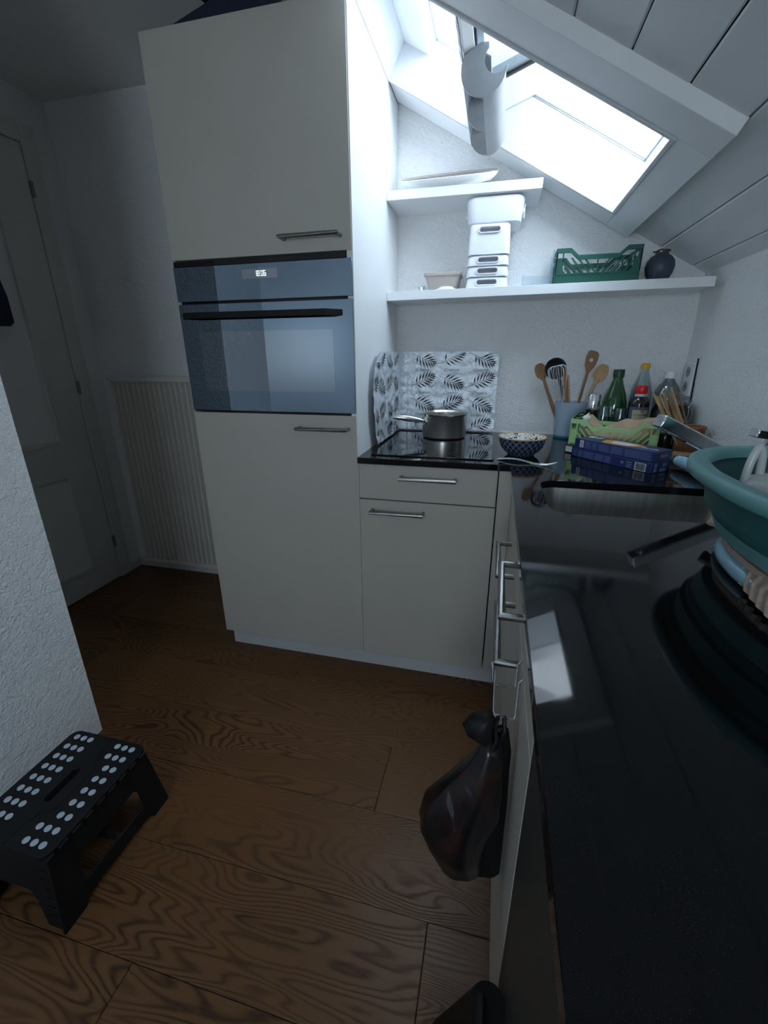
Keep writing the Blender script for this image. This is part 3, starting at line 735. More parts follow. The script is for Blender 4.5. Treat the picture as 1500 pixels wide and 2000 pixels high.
def leaf_poly(mb, u, z, flip, sc):
    ang = -0.42 if flip else 0.42
    ca, sa = math.cos(ang), math.sin(ang)
    def put(px, py):
        uu, zz = u+sc*(px*ca-py*sa), z+sc*(px*sa+py*ca)
        if not (edge_left(zz)+.002 < uu < edge_right(zz)-.002) or zz > ZT-.001 or zz < ZB+.001: return None
        return foil(uu, zz, 0.0026)
    def strip(pts):
        P = [put(*p) for p in pts]
        if any(p is None for p in P): return
        mb.face([mb.vert(p) for p in P])
    for k in range(10):                       # stem in short pieces
        a, b = -0.055+k*0.0105, -0.055+(k+1)*0.0105
        strip([(a, -.0006), (b, -.0006), (b, .0006), (a, .0006)])
    for k in range(7):
        t = k/6; x = -0.026+0.072*t; L = 0.046*math.sin(0.75+1.9*t)*(1.0-0.12*t); an = math.radians(62-40*t)
        for sgn in (1, -1):
            dx, dy = math.cos(an), sgn*math.sin(an); nx, ny = -dy, dx; wd = 0.0029
            mid = (x+dx*L*.5, dy*L*.5)
            strip([(x, 0), (mid[0]-nx*wd, mid[1]-ny*wd), (x+dx*L, dy*L), (mid[0]+nx*wd, mid[1]+ny*wd)])
lv = MB()
ui = [-0.44, -0.345, -0.230, -0.115, 0.093, 0.213, 0.336]
zi = [1.163, 1.072, 0.980, 0.890]
for i, u in enumerate(ui):
    for j, z in enumerate(zi):
        leaf_poly(lv, u, z, (i+j) % 2 == 0, 1.0)
part('leaf_print', lv, M_leaf, sheet, smooth=False)['kind'] = 'stuff'
for u in (0.095, 0.215, 0.335, -0.17, -0.29):
    for z in (1.118, 1.026, 0.935):
        base = foil(u, z, 0.0045)
        if u > 0: M = Matrix(((1,0,0,base.x),(0,0,-1,base.y-0.001),(0,1,0,base.z),(0,0,0,1)))
        else: M = Matrix(((0,0,1,base.x+0.001),(1,0,0,base.y),(0,1,0,base.z),(0,0,0,1)))
        text_mesh('Creation', 0.017, M, M_script, 'script_print', sheet, shear=0.45, depth=0.0)

# saucepan
PX, PY = 0.234, 0.415
pz = ZC+0.0046
sp = thing('saucepan', 'small stainless steel saucepan on the black hob', 'saucepan', (PX, PY, pz))
pot = part('body', MB().lathe([(0.0, 0), (0.079, 0), (0.085, 0.004), (0.0865, 0.010), (0.0865, 0.086), (0.0905, 0.0935), (0.0915, 0.0945), (0.0895, 0.095), (0.0845, 0.088), (0.0845, 0.008), (0.0, 0.006)], (PX, PY, pz), 56, False, False), M_steel_pot, sp)
an = math.radians(214)
ax = Vector((math.cos(an), math.sin(an), 0))
b0 = Vector((PX, PY, pz+0.066))+ax*0.0855
part('handle_mount', MB().tube([b0-ax*0.001, b0+ax*0.004], [0.020, 0.016], 16), M_steel_pot, sp)
pts, rad_ = [], []
for k in range(12):
    t = k/11; pts.append(b0+Vector((-0.93, -0.26, 0))*(0.135*t)+ax*0.004+Vector((0, 0, 0.016*t+0.004*math.sin(PI*t)))); rad_.append(0.0075+0.0055*math.sin(PI*min(1, t*1.15))*(1 if t < .8 else 1)-(0.006*max(0, (t-.85)/.15)))
part('handle', MB().tube(pts, rad_, 14), M_steel_pot, sp, label='long hollow steel handle')

# bowl
BX, BY = 0.521, 0.150
bw = thing('patterned_bowl', 'small navy patterned bowl with tan rim on the worktop', 'bowl', (BX, BY, ZC))
M_bowl_out = pmat('navy lattice glaze', (0.015, 0.025, 0.06), 0.22, coat=0.3); n = NT(M_bowl_out)
tcn = n.t.nodes.new('ShaderNodeTexCoord'); sx = n.t.nodes.new('ShaderNodeSeparateXYZ'); n.l(tcn.outputs['Object'], sx.inputs[0])
angn = n.math('MULTIPLY', n.math('ARCTAN2', sx.outputs[1], sx.outputs[0]), 22/(2*PI)); hz = n.math('MULTIPLY', sx.outputs[2], 46.0)
def tri(a):
    return n.math('ABSOLUTE', n.math('SUBTRACT', n.math('FRACT', a), 0.5))
l1 = n.math('LESS_THAN', n.math('MINIMUM', tri(n.math('ADD', angn, hz)), tri(n.math('SUBTRACT', angn, hz))), 0.085)
l2 = n.math('LESS_THAN', n.math('ADD', tri(n.math('MULTIPLY', n.math('ADD', angn, hz), 2.0)), tri(n.math('MULTIPLY', n.math('SUBTRACT', angn, hz), 2.0))), 0.30)
n.l(n.ramp(n.math('ADD', n.math('MULTIPLY', l1, 0.7), n.math('MULTIPLY', l2, 0.3)), [(0.0, (0.012, 0.02, 0.05)), (0.3, (0.07, 0.10, 0.16)), (0.7, (0.17, 0.20, 0.26)), (1.0, (0.20, 0.23, 0.28))]), n.b.inputs['Base Color'])
M_bowl_in = pmat('white glaze with black scrolls', (0.85, 0.83, 0.78), 0.2, coat=0.3); n = NT(M_bowl_in)
v = n.coord('Object').outputs[0]; nz = n.noise(v, 42, 1, 0.4, 2.2)
band = n.math('LESS_THAN', n.math('ABSOLUTE', n.math('SUBTRACT', nz, 0.5)), 0.035)
n.l(n.ramp(band, [(0.0, (0.84, 0.82, 0.77)), (1.0, (0.02, 0.02, 0.025))]), n.b.inputs['Base Color'])
M_tan = pmat('tan glazed rim', (0.62, 0.38, 0.17), 0.3)
outp = [(0.0, 0), (0.040, 0), (0.043, 0.003), (0.045, 0.006), (0.056, 0.014), (0.067, 0.028), (0.073, 0.044), (0.0750, 0.0575)]
part('outside', MB().lathe(outp, (BX, BY, ZC), 56, True, False), M_bowl_out, bw)
part('rim', MB().lathe([(0.0750, 0.0572), (0.0765, 0.0595), (0.0760, 0.0615), (0.0735, 0.0615), (0.0722, 0.0590)], (BX, BY, ZC), 56, False, False), M_tan, bw)
part('inside', MB().lathe([(0.0722, 0.0592), (0.0700, 0.044), (0.063, 0.028), (0.05, 0.016), (0.03, 0.011), (0.0, 0.010)], (BX, BY, ZC), 56, False, True), M_bowl_in, bw)

# fork
fk = thing('fork', 'steel fork lying on the worktop in front of the patterned bowl', 'fork', (0.525, 0.02, ZC))
f0, f1 = Vector((0.447, 0.058, 0)), Vector((0.615, -0.012, 0)); fd = (f1-f0).normalized(); fs = Vector((-fd.y, fd.x, 0))
def fz(t): return 0.0035+0.007*math.sin(PI*min(1, t/0.62)) if t < 0.62 else 0.0035+0.012*max(0, (t-0.78)/0.22)**1.6
fl_ = (f1-f0).length
rings = []
for k in range(22):
    t = 0.76*k/21; wd = 0.0085*(1-0.62*math.sin(min(1, t/0.5)*PI/2))+0.0005 if t < 0.5 else 0.0037+0.0075*min(1, (t-0.5)/0.22)
    p = f0+fd*fl_*t+Vector((0, 0, ZC+fz(t)-.0015)); th = 0.0013
    rings.append([p+fs*wd+Vector((0,0,-th)), p+fs*wd+Vector((0,0,th)), p-fs*wd+Vector((0,0,th)), p-fs*wd+Vector((0,0,-th))])
part('handle', MB().loft(rings), M_satin, fk)
for q in (-1.5, -0.5, 0.5, 1.5):
    part('tine', MB().tube([f0+fd*fl_*t+fs*q*0.0056+Vector((0, 0, ZC+fz(t)-.0013)) for t in (0.75, 0.82, 0.88, 0.94, 1.0)], [0.0016, 0.0015, 0.0014, 0.0012, 0.0006], 6), M_satin, fk)

# ================================================================== SHELF THINGS
M_bin = pmat('white plastic bin', (0.84, 0.85, 0.88), 0.3)
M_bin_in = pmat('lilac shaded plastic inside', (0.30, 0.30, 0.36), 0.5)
def bin_(z0, z1, x0, x1, lab):
    t = thing('storage_bin', lab, 'storage bin', ((x0+x1)/2, 0.50, z0), 'nested white bins on the shelf')
    cx = (x0+x1)/2; hw = (x1-x0)/2; ya, yb = 0.422, 0.575
    def rg(z, e, inn=0): return [(x, y, z) for x, y in rrect(x0-e+inn, ya-e+inn, x1+e-inn, yb+e-inn, 0.018-inn*.5, 5)]
    mb = MB(); lip = 0.004
    mb.loft([rg(z0+.0004, .002), rg(z0+.003, .002), rg(z1-0.008, -0.0012), rg(z1-.002, -0.004), rg(z1-.0004, -0.010)])
    b = part('body', mb, M_bin, t)
    zc = z1-0.020 if (z1-z0) > 0.05 else z0+0.018
    c = MB(Matrix(((1,0,0,0),(0,0,1,0),(0,1,0,0),(0,0,0,1)))); c.prism(rrect(cx-0.0345, zc-0.0075, cx+0.0345, zc+0.0075, 0.0074, 5), ya-0.02, ya+0.018)
    cut(b, c)
    m = MB(Matrix(((1,0,0,0),(0,0,1,0),(0,1,0,0),(0,0,0,1)))); m.prism(rrect(cx-0.0385, zc-0.0110, cx+0.0385, zc+0.0100, 0.0104, 5), ya-0.0055, ya+0.003, holes=[rrect(cx-0.0345, zc-0.0075, cx+0.0345, zc+0.0075, 0.0074, 5)])
    part('handle_rim', m, M_bin, t, bev=0.0006)
    part('slot_back', MB().box(cx-0.036, ya+0.0155, zc-0.009, cx+0.036, ya+0.0175, zc+0.009), M_bin_in, t)
    return t
zz = [shz(0.36)+.0002, 1.4345, 1.468, 1.501, 1.603]
names = ['lowest white bin of the nested stack on the shelf', 'second white bin from the bottom of the nested stack', 'third white bin from the bottom of the nested stack', 'topmost and tallest visible white bin, right under the upturned tub']
zt_ = [1.4345, 1.4680, 1.5012, 1.6020]
zb_ = [shz(0.36)+.0002, 1.4345, 1.4680, 1.5012]
heights = [(zb_[0], 1.4375), (1.4377, 1.4720), (1.4722, 1.5065), (1.5067, 1.6020)]
for (a, b), nm in zip(heights, names):
    k = (a-1.40)/0.2
    bin_(a, b, 0.290+0.006*k, 0.434-0.004*k, nm)
tb = thing('ice_tub', 'white rounded tub standing upside down on the bin stack', 'tub', (0.375, 0.5, 1.602))
def rg(z, e): return [(x, y, z) for x, y in rrect(0.281+e, 0.420+e, 0.469-e, 0.578-e, 0.030, 6)]
part('body', MB().loft([rg(1.6023, 0.013), rg(1.605, 0.006), rg(1.612, 0.004), rg(1.668, -0.002), rg(1.676, 0.0), rg(1.6808, 0.006)]), M_bin, tb, angle=50)
part('clip', MB().tube([(0.4675, 0.47, 1.640), (0.4735, 0.47, 1.640)], 0.010, 16), M_bin, tb)
part('clip', MB().tube([(0.2825, 0.47, 1.634), (0.2765, 0.47, 1.634)], 0.008, 16), M_bin, tb)
part('clip_bar', MB().box(0.470, 0.464, 1.618, 0.475, 0.476, 1.662), M_bin, tb, bev=0.002)
# pale tray on the upper shelf
ty = thing('oval_tray', 'white oval tray with taupe inside on the upper shelf', 'tray', (0.2, 0.48, 1.716))
M_taupe = pmat('taupe silicone', (0.42, 0.36, 0.33), 0.55)
def tilt(x): return 0.0
def orr(a, b, z): return [(x, y, z+0.010*(x-0.2)+0.38*(y-0.4285)) for x, y in sell(0.205, 0.488, a, b, 2.6, 56)]
part('shell', MB().loft([orr(0.120, 0.060, 1.7185), orr(0.150, 0.078, 1.722), orr(0.168, 0.092, 1.738), orr(0.172, 0.096, 1.748), orr(0.166, 0.090, 1.7490), orr(0.158, 0.084, 1.742), orr(0.14, 0.07, 1.726), orr(0.11, 0.05, 1.724)]), pmat('white tray plastic', (0.84, 0.84, 0.84), 0.35), ty, angle=60)
part('lining', MB().loft([orr(0.1645, 0.0885, 1.7492), orr(0.166, 0.090, 1.7512), orr(0.160, 0.085, 1.7508), orr(0.156, 0.081, 1.745)], False, False), M_taupe, ty)
# beige collapsible container, white lid
M_beige = pmat('beige silicone', (0.48, 0.42, 0.38), 0.5)
bgx = thing('silicone_container', 'beige square silicone food container at the left of the lower shelf', 'container', (0.2, 0.51, 1.40))
def rr2(z, e, r=0.018): return [(x, y, z) for x, y in rrect(0.130+e, 0.445+e*.8, 0.268-e, 0.560-e*.8, r, 5)]
z0 = shz(0.2)+.0003
part('body', MB().loft([rr2(z0, 0.022), rr2(z0+.004, 0.018), rr2(z0+.050, 0.0055), rr2(z0+.052, 0.005)]), M_beige, bgx)
part('rim', MB().loft([rr2(z0+.052, 0.005), rr2(z0+.0525, 0.0005), rr2(z0+.061, 0.0), rr2(z0+.063, 0.002), rr2(z0+.063, 0.008), rr2(z0+.056, 0.009)], True, True), M_beige, bgx)
top('plastic_cover', MB().lathe([(0.0, 0), (0.040, 0), (0.042, 0.003), (0.040, 0.006), (0.030, 0.0075), (0.028, 0.012), (0.022, 0.0145), (0.0, 0.0155)], (0.215, 0.420+.042, z0), 32, False, False), M_bin, 'small domed white plastic cover lying before the beige container', 'cover')
M_clear = glassy('clear acrylic', (0.88, 0.93, 0.96), 0.02, 0.06)
M_clear_g = glassy('clear glass', (0.90, 0.95, 0.95), 0.0, 0.08)
top('glass_dish', MB().lathe([(0.0, 0), (0.016, 0), (0.020, 0.014), (0.018, 0.014), (0.0145, 0.002), (0.0, 0.002)], (0.136, 0.425, z0), 24, False, False), M_clear_g, 'tiny clear glass dish at the left end of the lower shelf', 'dish')
ac = thing('acrylic_stand', 'clear acrylic stand with low front edge beside the dark green crate', 'stand', (0.53, 0.47, shz(.53)))
za = shz(.53)+.0003
part('base_plate', MB().box(0.482, 0.418, za, 0.584, 0.56, za+.003), M_clear, ac)
part('front_lip', MB().box(0.482, 0.415, za, 0.584, 0.418, za+.028), M_clear, ac)
mb = MB(Matrix(((0,0,1,0),(1,0,0,0),(0,1,0,0),(0,0,0,1)))).prism([(0.416, za), (0.56, za), (0.585, za+.11), (0.50, za+.105), (0.418, za+.105)], 0.5805, 0.5835)
part('side_plate', mb, M_clear, ac, smooth=False)

def crate(name, label, cx, cy, z0, rot, mat, L=0.265, W_=0.170, H_=0.105):
    t = thing(name, label, 'crate', (cx, cy, z0))
    M = Matrix.Translation((cx, cy, z0)) @ Matrix.Rotation(rot, 4, 'Z')
    a, b = L/2, W_/2; e = 0.0035
    mb = MB(M); mb.box(-a+.006, -b+.006, 0.0003, a-.006, b-.006, 0.004); part('floor_panel', mb, mat, t)
    for s in (-1, 1):
        yo = s*b; yi = s*(b-e); y0, y1 = min(yo, yi), max(yo, yi)
        mb = MB(M)
        mb.box(-a+.003, y0, 0.0003, a-.003, y1, 0.026)                                   # solid lower band
        mb.box(-a+.003, y0-0.0016, 0.025, a-.003, y1+.0016, 0.0295)
        for q in (-1, 1):                                                                # end posts
            x = q*(a-.0125); mb.box(x-.0125+.001, y0, 0.0295, x-.0125+.005, y1, H_); mb.box(x+.0125-.005, y0, 0.0295, x+.0125-.001, y1, H_)
            mb.box(x-.012, y0, 0.066, x+.012, y1, 0.071); mb.box(x-.012, min(y0, y1)+.001, 0.0295, x+.012, max(y0, y1)-.001, 0.066)
        mb.box(-.002, y0, 0.0295, .002, y1, 0.078)
        part('side_frame', mb, mat, t, smooth=False)
        mb = MB(M)                                                                        # dipped top rail
        zt = [(-a, H_), (-a+.045, H_), (-a+.070, H_-.022), (a-.070, H_-.022), (a-.045, H_), (a, H_)]
        for (xa, za_), (xb, zb2) in zip(zt[:-1], zt[1:]):
            r = [[(x, y0-.0018, z-.0135), (x, y1+.0018, z-.0135), (x, y1+.0018, z), (x, y0-.0018, z)] for x, z in ((xa, za_), (xb, zb2))]
            mb.loft(r)
        part('top_rail', mb, mat, t, smooth=False)
        xl = a-.025
        for k in range(6):                                                                # slanted slats
            for q in (-1, 1):
                xb = q*(0.004+k*0.0195); xt = xb+q*0.040
                zt2 = 0.076
                if abs(xt) > xl: zt2 = 0.0295+(0.0465)*(xl-abs(xb))/0.040; xt = q*xl
                if abs(xb) >= xl: continue
                m2 = MB(M); wdt = 0.0031
                m2.loft([[(x-wdt, y0+.0005, z), (x+wdt, y0+.0005, z), (x+wdt, y1-.0005, z), (x-wdt, y1-.0005, z)] for x, z in ((xb if s < 0 else xb, 0.0290), (xt, max(zt2, 0.032)))])
                part('slat', m2, mat, t, smooth=False)
    for s in (-1, 1):
        xo = s*a; xi = s*(a-e); x0, x1 = min(xo, xi), max(xo, xi)
        mb = MB(M)
        mb.box(x0, -b, 0.0003, x1, b, 0.062); mb.box(x0, -b, 0.096, x1, b, H_)
        mb.box(x0, -b, 0.062, x1, -b+.040, 0.096); mb.box(x0, b-.040, 0.062, x1, b, 0.096)
        for k in range(5): mb.box(x0-.001, -b+.03+k*.0275-.002, 0.004, x1+.001, -b+.03+k*.0275+.002, 0.060)
        part('end_panel', mb, mat, t, smooth=False)
    return t, M
M_dgreen = pmat('dark green plastic', (0.008, 0.085, 0.062), 0.42)
M_lime = pmat('pale lime plastic', (0.40, 0.66, 0.28), 0.42)
crate('folding_crate', 'dark green slatted plastic crate on the long shelf', 0.722, 0.505, shz(0.72)+.0012, 0.0, M_dgreen)
# vase
vz = shz(.925)+.0003
M_blue_glaze = noisy('slate blue glaze', (0.035, 0.05, 0.08), (0.05, 0.07, 0.10), 12, 0.4)
va = thing('round_vase', 'round slate blue vase at the right end of the long shelf', 'vase', (0.925, 0.48, vz))
part('body', MB().lathe([(0.0, 0), (0.026, 0), (0.030, 0.003), (0.040, 0.022), (0.0445, 0.042), (0.041, 0.060), (0.030, 0.074), (0.021, 0.079), (0.021, 0.083), (0.017, 0.083), (0.017, 0.074), (0.0, 0.07)], (0.925, 0.470, vz), 40, False, False), M_blue_glaze, va)
M_twig = noisy('brown dried stalks', (0.10, 0.06, 0.035), (0.20, 0.13, 0.08), 60, 0.8)
for k in range(7):
    a = k*0.9; r = 0.014+0.004*(k % 3)
    p = [(0.925+0.008*math.cos(a), 0.47+0.008*math.sin(a), vz+.072), (0.925+r*math.cos(a), 0.47+r*math.sin(a), vz+.090), (0.925+(r+.006)*math.cos(a+.7), 0.47+(r+.006)*math.sin(a+.7), vz+.091-.003*(k % 2)), (0.925+(r+.002)*math.cos(a+1.4), 0.47+(r+.002)*math.sin(a+1.4), vz+.086)]
    part('dried_stalk', MB().tube(p, [0.002, 0.0026, 0.0026, 0.001], 6), M_twig, va)
part('dried_stalk', MB().tube([(0.893, 0.442, vz+.020), (0.888, 0.436, vz+.030), (0.890, 0.438, vz+.046), (0.900, 0.444, vz+.076)], 0.0016, 6), M_twig, va)

# ================================================================== UTENSIL CUP AND TOOLS
UX, UY = 0.705, 0.520
M_bluecup = pmat('milky blue plastic', (0.13, 0.25, 0.40), 0.35)
M_milk = bpy.data.materials.new('milky plastic'); M_milk.use_nodes = True
_t = M_milk.node_tree; _t.nodes.clear()
_o = _t.nodes.new('ShaderNodeOutputMaterial'); _m = _t.nodes.new('ShaderNodeMixShader'); _a = _t.nodes.new('ShaderNodeBsdfTransparent'); _d = _t.nodes.new('ShaderNodeBsdfDiffuse')
_d.inputs[0].default_value = (0.55, 0.66, 0.74, 1); _a.inputs[0].default_value = (0.93, 0.97, 1.0, 1); _m.inputs[0].default_value = 0.38
_t.links.new(_a.outputs[0], _m.inputs[1]); _t.links.new(_d.outputs[0], _m.inputs[2]); _t.links.new(_m.outputs[0], _o.inputs[0])
uc = thing('utensil_cup', 'translucent blue plastic cup full of kitchen tools by the back wall', 'utensil holder', (UX, UY, ZC))
def cupr(z, r, e=1.0): return [(UX+0.010*(z-ZC)/0.14+r*1.0*math.cos(2*PI*k/32), UY+r*0.8*math.sin(2*PI*k/32), z) for k in range(32)]
part('inner_cup', MB().loft([cupr(ZC+.0005, 0.036), cupr(ZC+.006, 0.040), cupr(ZC+.135, 0.046), cupr(ZC+.135, 0.0445), cupr(ZC+.008, 0.0375)]), M_bluecup, uc)
part('outer_sleeve', MB().loft([cupr(ZC+.006, 0.0415), cupr(ZC+.140, 0.062), cupr(ZC+.1405, 0.060), cupr(ZC+.008, 0.0405)], False, False), M_milk, uc)
part('base_ring', MB().loft([cupr(ZC+.0004, 0.041), cupr(ZC+.004, 0.0435), cupr(ZC+.010, 0.0435), cupr(ZC+.011, 0.041)]), pmat('teal plastic ring', (0.03, 0.16, 0.21), 0.4), uc)
M_wood1 = noisy('brown spoon wood', (0.20, 0.095, 0.042), (0.28, 0.14, 0.065), 14, 0.6, stretch=(3, 3, 0.4))
M_wood2 = noisy('pale spoon wood', (0.40, 0.24, 0.115), (0.50, 0.31, 0.16), 14, 0.6, stretch=(3, 3, 0.4))
def frame_from(a, b, face):
    """matrix with local x across, local y along a->b, local z towards 'face'"""
    y = (Vector(b)-Vector(a)).normalized(); z = (Vector(face)-y*Vector(face).dot(y)).normalized(); x = y.cross(z)
    return Matrix(((x.x, y.x, z.x, a[0]), (x.y, y.y, z.y, a[1]), (x.z, y.z, z.z, a[2]), (0, 0, 0, 1)))
def spoon(name, label, a, b, mat, hr, hw, hl, face=(0, -1, 0.1)):
    t = thing(name, label, 'spoon', a)
    M = frame_from(a, b, face); L = (Vector(b)-Vector(a)).length
    part('handle', MB(M).tube([(0, 0, 0), (0, (L-hl)*.5, 0), (0, L-hl*.75, 0)], [hr, hr, hr*.8], 10), mat, t)
    rings = []
    for k in range(13):
        u = k/12; y = L-hl+hl*u; wv = hw*math.sqrt(max(0.0, 1-((u-0.52)/0.52)**2))+0.0012 if u > 0.0 else 0.003
        if u < .25: wv = max(wv*.8, 0.004)
        d = 0.007*math.sin(PI*u)
        ring = []
        for q in range(12):
            an = 2*PI*q/12; cx = math.cos(an); sx_ = math.sin(an)
            z = -0.004+0.0035*sx_ - (d*(1-abs(cx)**2) if sx_ > 0 else d*0.9*(1-abs(cx)**2))
            ring.append((wv*cx, y, z))
        rings.append(ring)
    part('spoon_head', MB(M).loft(rings), mat, t, angle=60)
    return t
spoon('wooden_spoon', 'brown wooden spoon leaning left in the blue cup, partly behind the ladle', (0.688, 0.515, 0.885), (0.578, 0.535, 1.142), M_wood1, 0.0066, 0.021, 0.066)
spoon('wooden_spoon', 'pale wooden spoon with oval head leaning right in the blue cup', (0.723, 0.527, 0.880), (0.822, 0.548, 1.138), M_wood2, 0.0056, 0.0235, 0.072)
# slotted spatula
t = thing('slotted_spatula', 'wooden spatula with a round hole, tallest tool in the blue cup', 'spatula', (0.722, 0.515, 0.88))
M = frame_from((0.722, 0.520, 0.880), (0.772, 0.535, 1.188), (0, -1, 0.1))
part('handle', MB(M).tube([(0, 0, 0), (0, 0.15, 0), (0, 0.245, 0)], [0.005, 0.005, 0.0045], 10), M_wood1, t)
hd = [(-0.006, 0.235), (0.006, 0.235), (0.019, 0.258), (0.0225, 0.285), (0.021, 0.302), (0.012, 0.311), (-0.012, 0.313), (-0.0185, 0.308), (-0.0215, 0.285), (-0.018, 0.258)]
part('blade', MB(M).prism(hd, -0.003, 0.003, holes=[[(0.0078*math.cos(2*PI*k/16), 0.279+0.0078*math.sin(2*PI*k/16)) for k in range(16)]]), M_wood1, t, bev=0.001)
# ladle
M_black_nylon = pmat('black nylon', (0.012, 0.013, 0.015), 0.45)
t = thing('ladle', 'black ladle with large round bowl standing in the blue cup', 'ladle', (0.700, 0.515, 0.88))
part('handle', MB().tube([(0.712, 0.512, 0.885), (0.672, 0.520, 1.05), (0.655, 0.524, 1.10)], [0.006, 0.006, 0.005], 10), M_black_nylon, t)
M = frame_from((0.652, 0.522, 1.090), (0.628, 0.528, 1.165), (0.15, -1, -0.35)) @ Matrix.Translation((0, 0.036, 0)) @ Matrix.Rotation(0.25, 4, 'Z')
mb = MB(M); prof = [(0.0, -0.020), (0.018, -0.018), (0.030, -0.010), (0.0385, 0.004), (0.0400, 0.006), (0.0375, 0.006), (0.028, -0.006), (0.016, -0.013), (0.0, -0.015)]
mb.lathe([(r, z) for r, z in reversed(prof)], (0, 0, 0), 32, False, False)
part('bowl', mb, M_black_nylon, t, angle=60)
# whisk
t = thing('whisk', 'steel balloon whisk standing head up in the blue cup', 'whisk', (0.690, 0.50, 0.88))
Wa, Wb = Vector((0.700, 0.500, 0.885)), Vector((0.640, 0.478, 1.135))
M = frame_from(Wa, Wb, (0, -1, 0)); L = (Wb-Wa).length
part('handle', MB(M).tube([(0, 0, 0), (0, 0.10, 0), (0, 0.118, 0)], [0.006, 0.0065, 0.0045], 12), M_chrome, t)
for k in range(6):
    a = PI*k/6; P = []
    for q in range(25):
        u = -1+2*q/24; s_ = abs(u); yy = 0.098+(L-0.098)*(1-s_**2.6)
        r = 0.033*max(0, math.sin(PI*min(1.0, s_**0.8)))**0.8+0.003*s_
        P.append((math.copysign(r, u)*math.cos(a), yy, math.copysign(r, u)*math.sin(a)))
    part('wire_loop', MB(M).tube(P, 0.0010, 5), M_satin, t)
# flat wooden turner and a bamboo tong stick
t = thing('wooden_turner', 'flat brown wooden turner standing right of the whisk in the blue cup', 'spatula', (0.705, 0.49, 0.88))
M = frame_from((0.722, 0.490, 0.885), (0.668, 0.482, 1.120), (0.2, -1, 0))
part('blade', MB(M).prism([(-0.0045, 0), (0.0045, 0), (0.0055, 0.14), (0.010, 0.20), (0.010, 0.240), (-0.004, 0.243), (-0.009, 0.20), (-0.0055, 0.14)], -0.002, 0.002), M_wood1, t, bev=0.0008)
t = thing('bamboo_tongs', 'yellowish bamboo tongs standing at the right of the whisk', 'tongs', (0.71, 0.50, 0.88))
for dx in (-0.004, 0.004):
    M = frame_from((0.722+dx*.3, 0.505, 0.885), (0.683+dx, 0.500, 1.102), (0, -1, 0))
    part('arm', MB(M).prism([(-0.0035, 0), (0.0035, 0), (0.0045, 0.12), (0.003, 0.22), (-0.003, 0.22), (-0.0045, 0.12)], -0.0015, 0.0015), M_wood2, t)

# ================================================================== BOTTLES AND JARS
M_green_glass = pmat('green bottle glass', (0.010, 0.055, 0.016), 0.06, spec=0.7, coat=0.6)
M_label = pmat('off white paper label', (0.55, 0.55, 0.52), 0.7)
GX, GY = 0.870, 0.530
t = thing('green_bottle', 'green glass bottle with dark green cap by the back wall', 'bottle', (GX, GY, ZC))
g = part('glass', MB().lathe([(0.0, .0005), (0.040, .0005), (0.044, 0.006), (0.0445, 0.115), (0.043, 0.140), (0.036, 0.170), (0.024, 0.200), (0.0175, 0.222), (0.0165, 0.236), (0.0, 0.236)], (GX, GY, ZC), 40, False, False), M_green_glass, t)
part('cap', MB().lathe([(0.0, 0.232), (0.0188, 0.232), (0.0192, 0.236), (0.0192, 0.258), (0.0180, 0.2605), (0.0, 0.2605)], (GX, GY, ZC), 32, False, False), pmat('dark green cap', (0.012, 0.05, 0.022), 0.35), t)
def wrap_label(parent, cx, cy, r, z0, z1, a0, a1, mat, name='label', n=12):
    mb = MB(); mb.grid(n, 2, lambda a, b: (cx+r*math.cos(lerp(a0, a1, a)), cy+r*math.sin(lerp(a0, a1, a)), lerp(z0, z1, b))); return part(name, mb, mat, parent)
D = math.radians
wrap_label(t, GX, GY, 0.0448, ZC+.09, ZC+.128, D(215), D(250), M_label)
# clear bottle with yellow cap
CX, CY = 0.962, 0.548
M_pet = glassy('clear bottle plastic', (0.90, 0.93, 0.93), 0.02, 0.03)
t = thing('clear_bottle', 'clear glass bottle with a yellow cap behind the soy sauce', 'bottle', (CX, CY, ZC))
part('glass', MB().lathe([(0.0, .0005), (0.034, .0005), (0.037, 0.006), (0.0375, 0.150), (0.0355, 0.178), (0.029, 0.210), (0.018, 0.240), (0.0135, 0.252), (0.0135, 0.266), (0.0118, 0.266), (0.0118, 0.252), (0.016, 0.240), (0.0345, 0.178), (0.0363, 0.150), (0.036, 0.008), (0.0, 0.004)], (CX, CY, ZC), 36, False, False), M_pet, t)
part('cap', MB().lathe([(0.0, 0.262), (0.0142, 0.262), (0.0146, 0.265), (0.0142, 0.279), (0.0125, 0.281), (0.0, 0.281)], (CX, CY, ZC), 28, False, False), pmat('yellow cap', (0.62, 0.36, 0.02), 0.4), t)
# plastic bottle with white cap
t = thing('plastic_bottle', 'clear plastic bottle with white screw cap in the back corner', 'bottle', (1.050, 0.545, ZC))
M_pet2 = glassy('grey clear plastic', (0.72, 0.76, 0.76), 0.05, 0.14)
part('body', MB().lathe([(0.0, .0005), (0.036, .0005), (0.042, 0.010), (0.043, 0.10), (0.0405, 0.115), (0.043, 0.13), (0.043, 0.165), (0.040, 0.185), (0.030, 0.205), (0.018, 0.220), (0.0145, 0.226), (0.0145, 0.236), (0.0, 0.236)], (1.050, 0.545, ZC), 40, False, False), M_pet2, t)
part('cap', MB().lathe([(0.0, 0.229), (0.0178, 0.229), (0.0180, 0.232), (0.0175, 0.252), (0.016, 0.254), (0.0, 0.254)], (1.050, 0.545, ZC), 32, False, False), pmat('white screw cap', (0.80, 0.82, 0.84), 0.4), t)
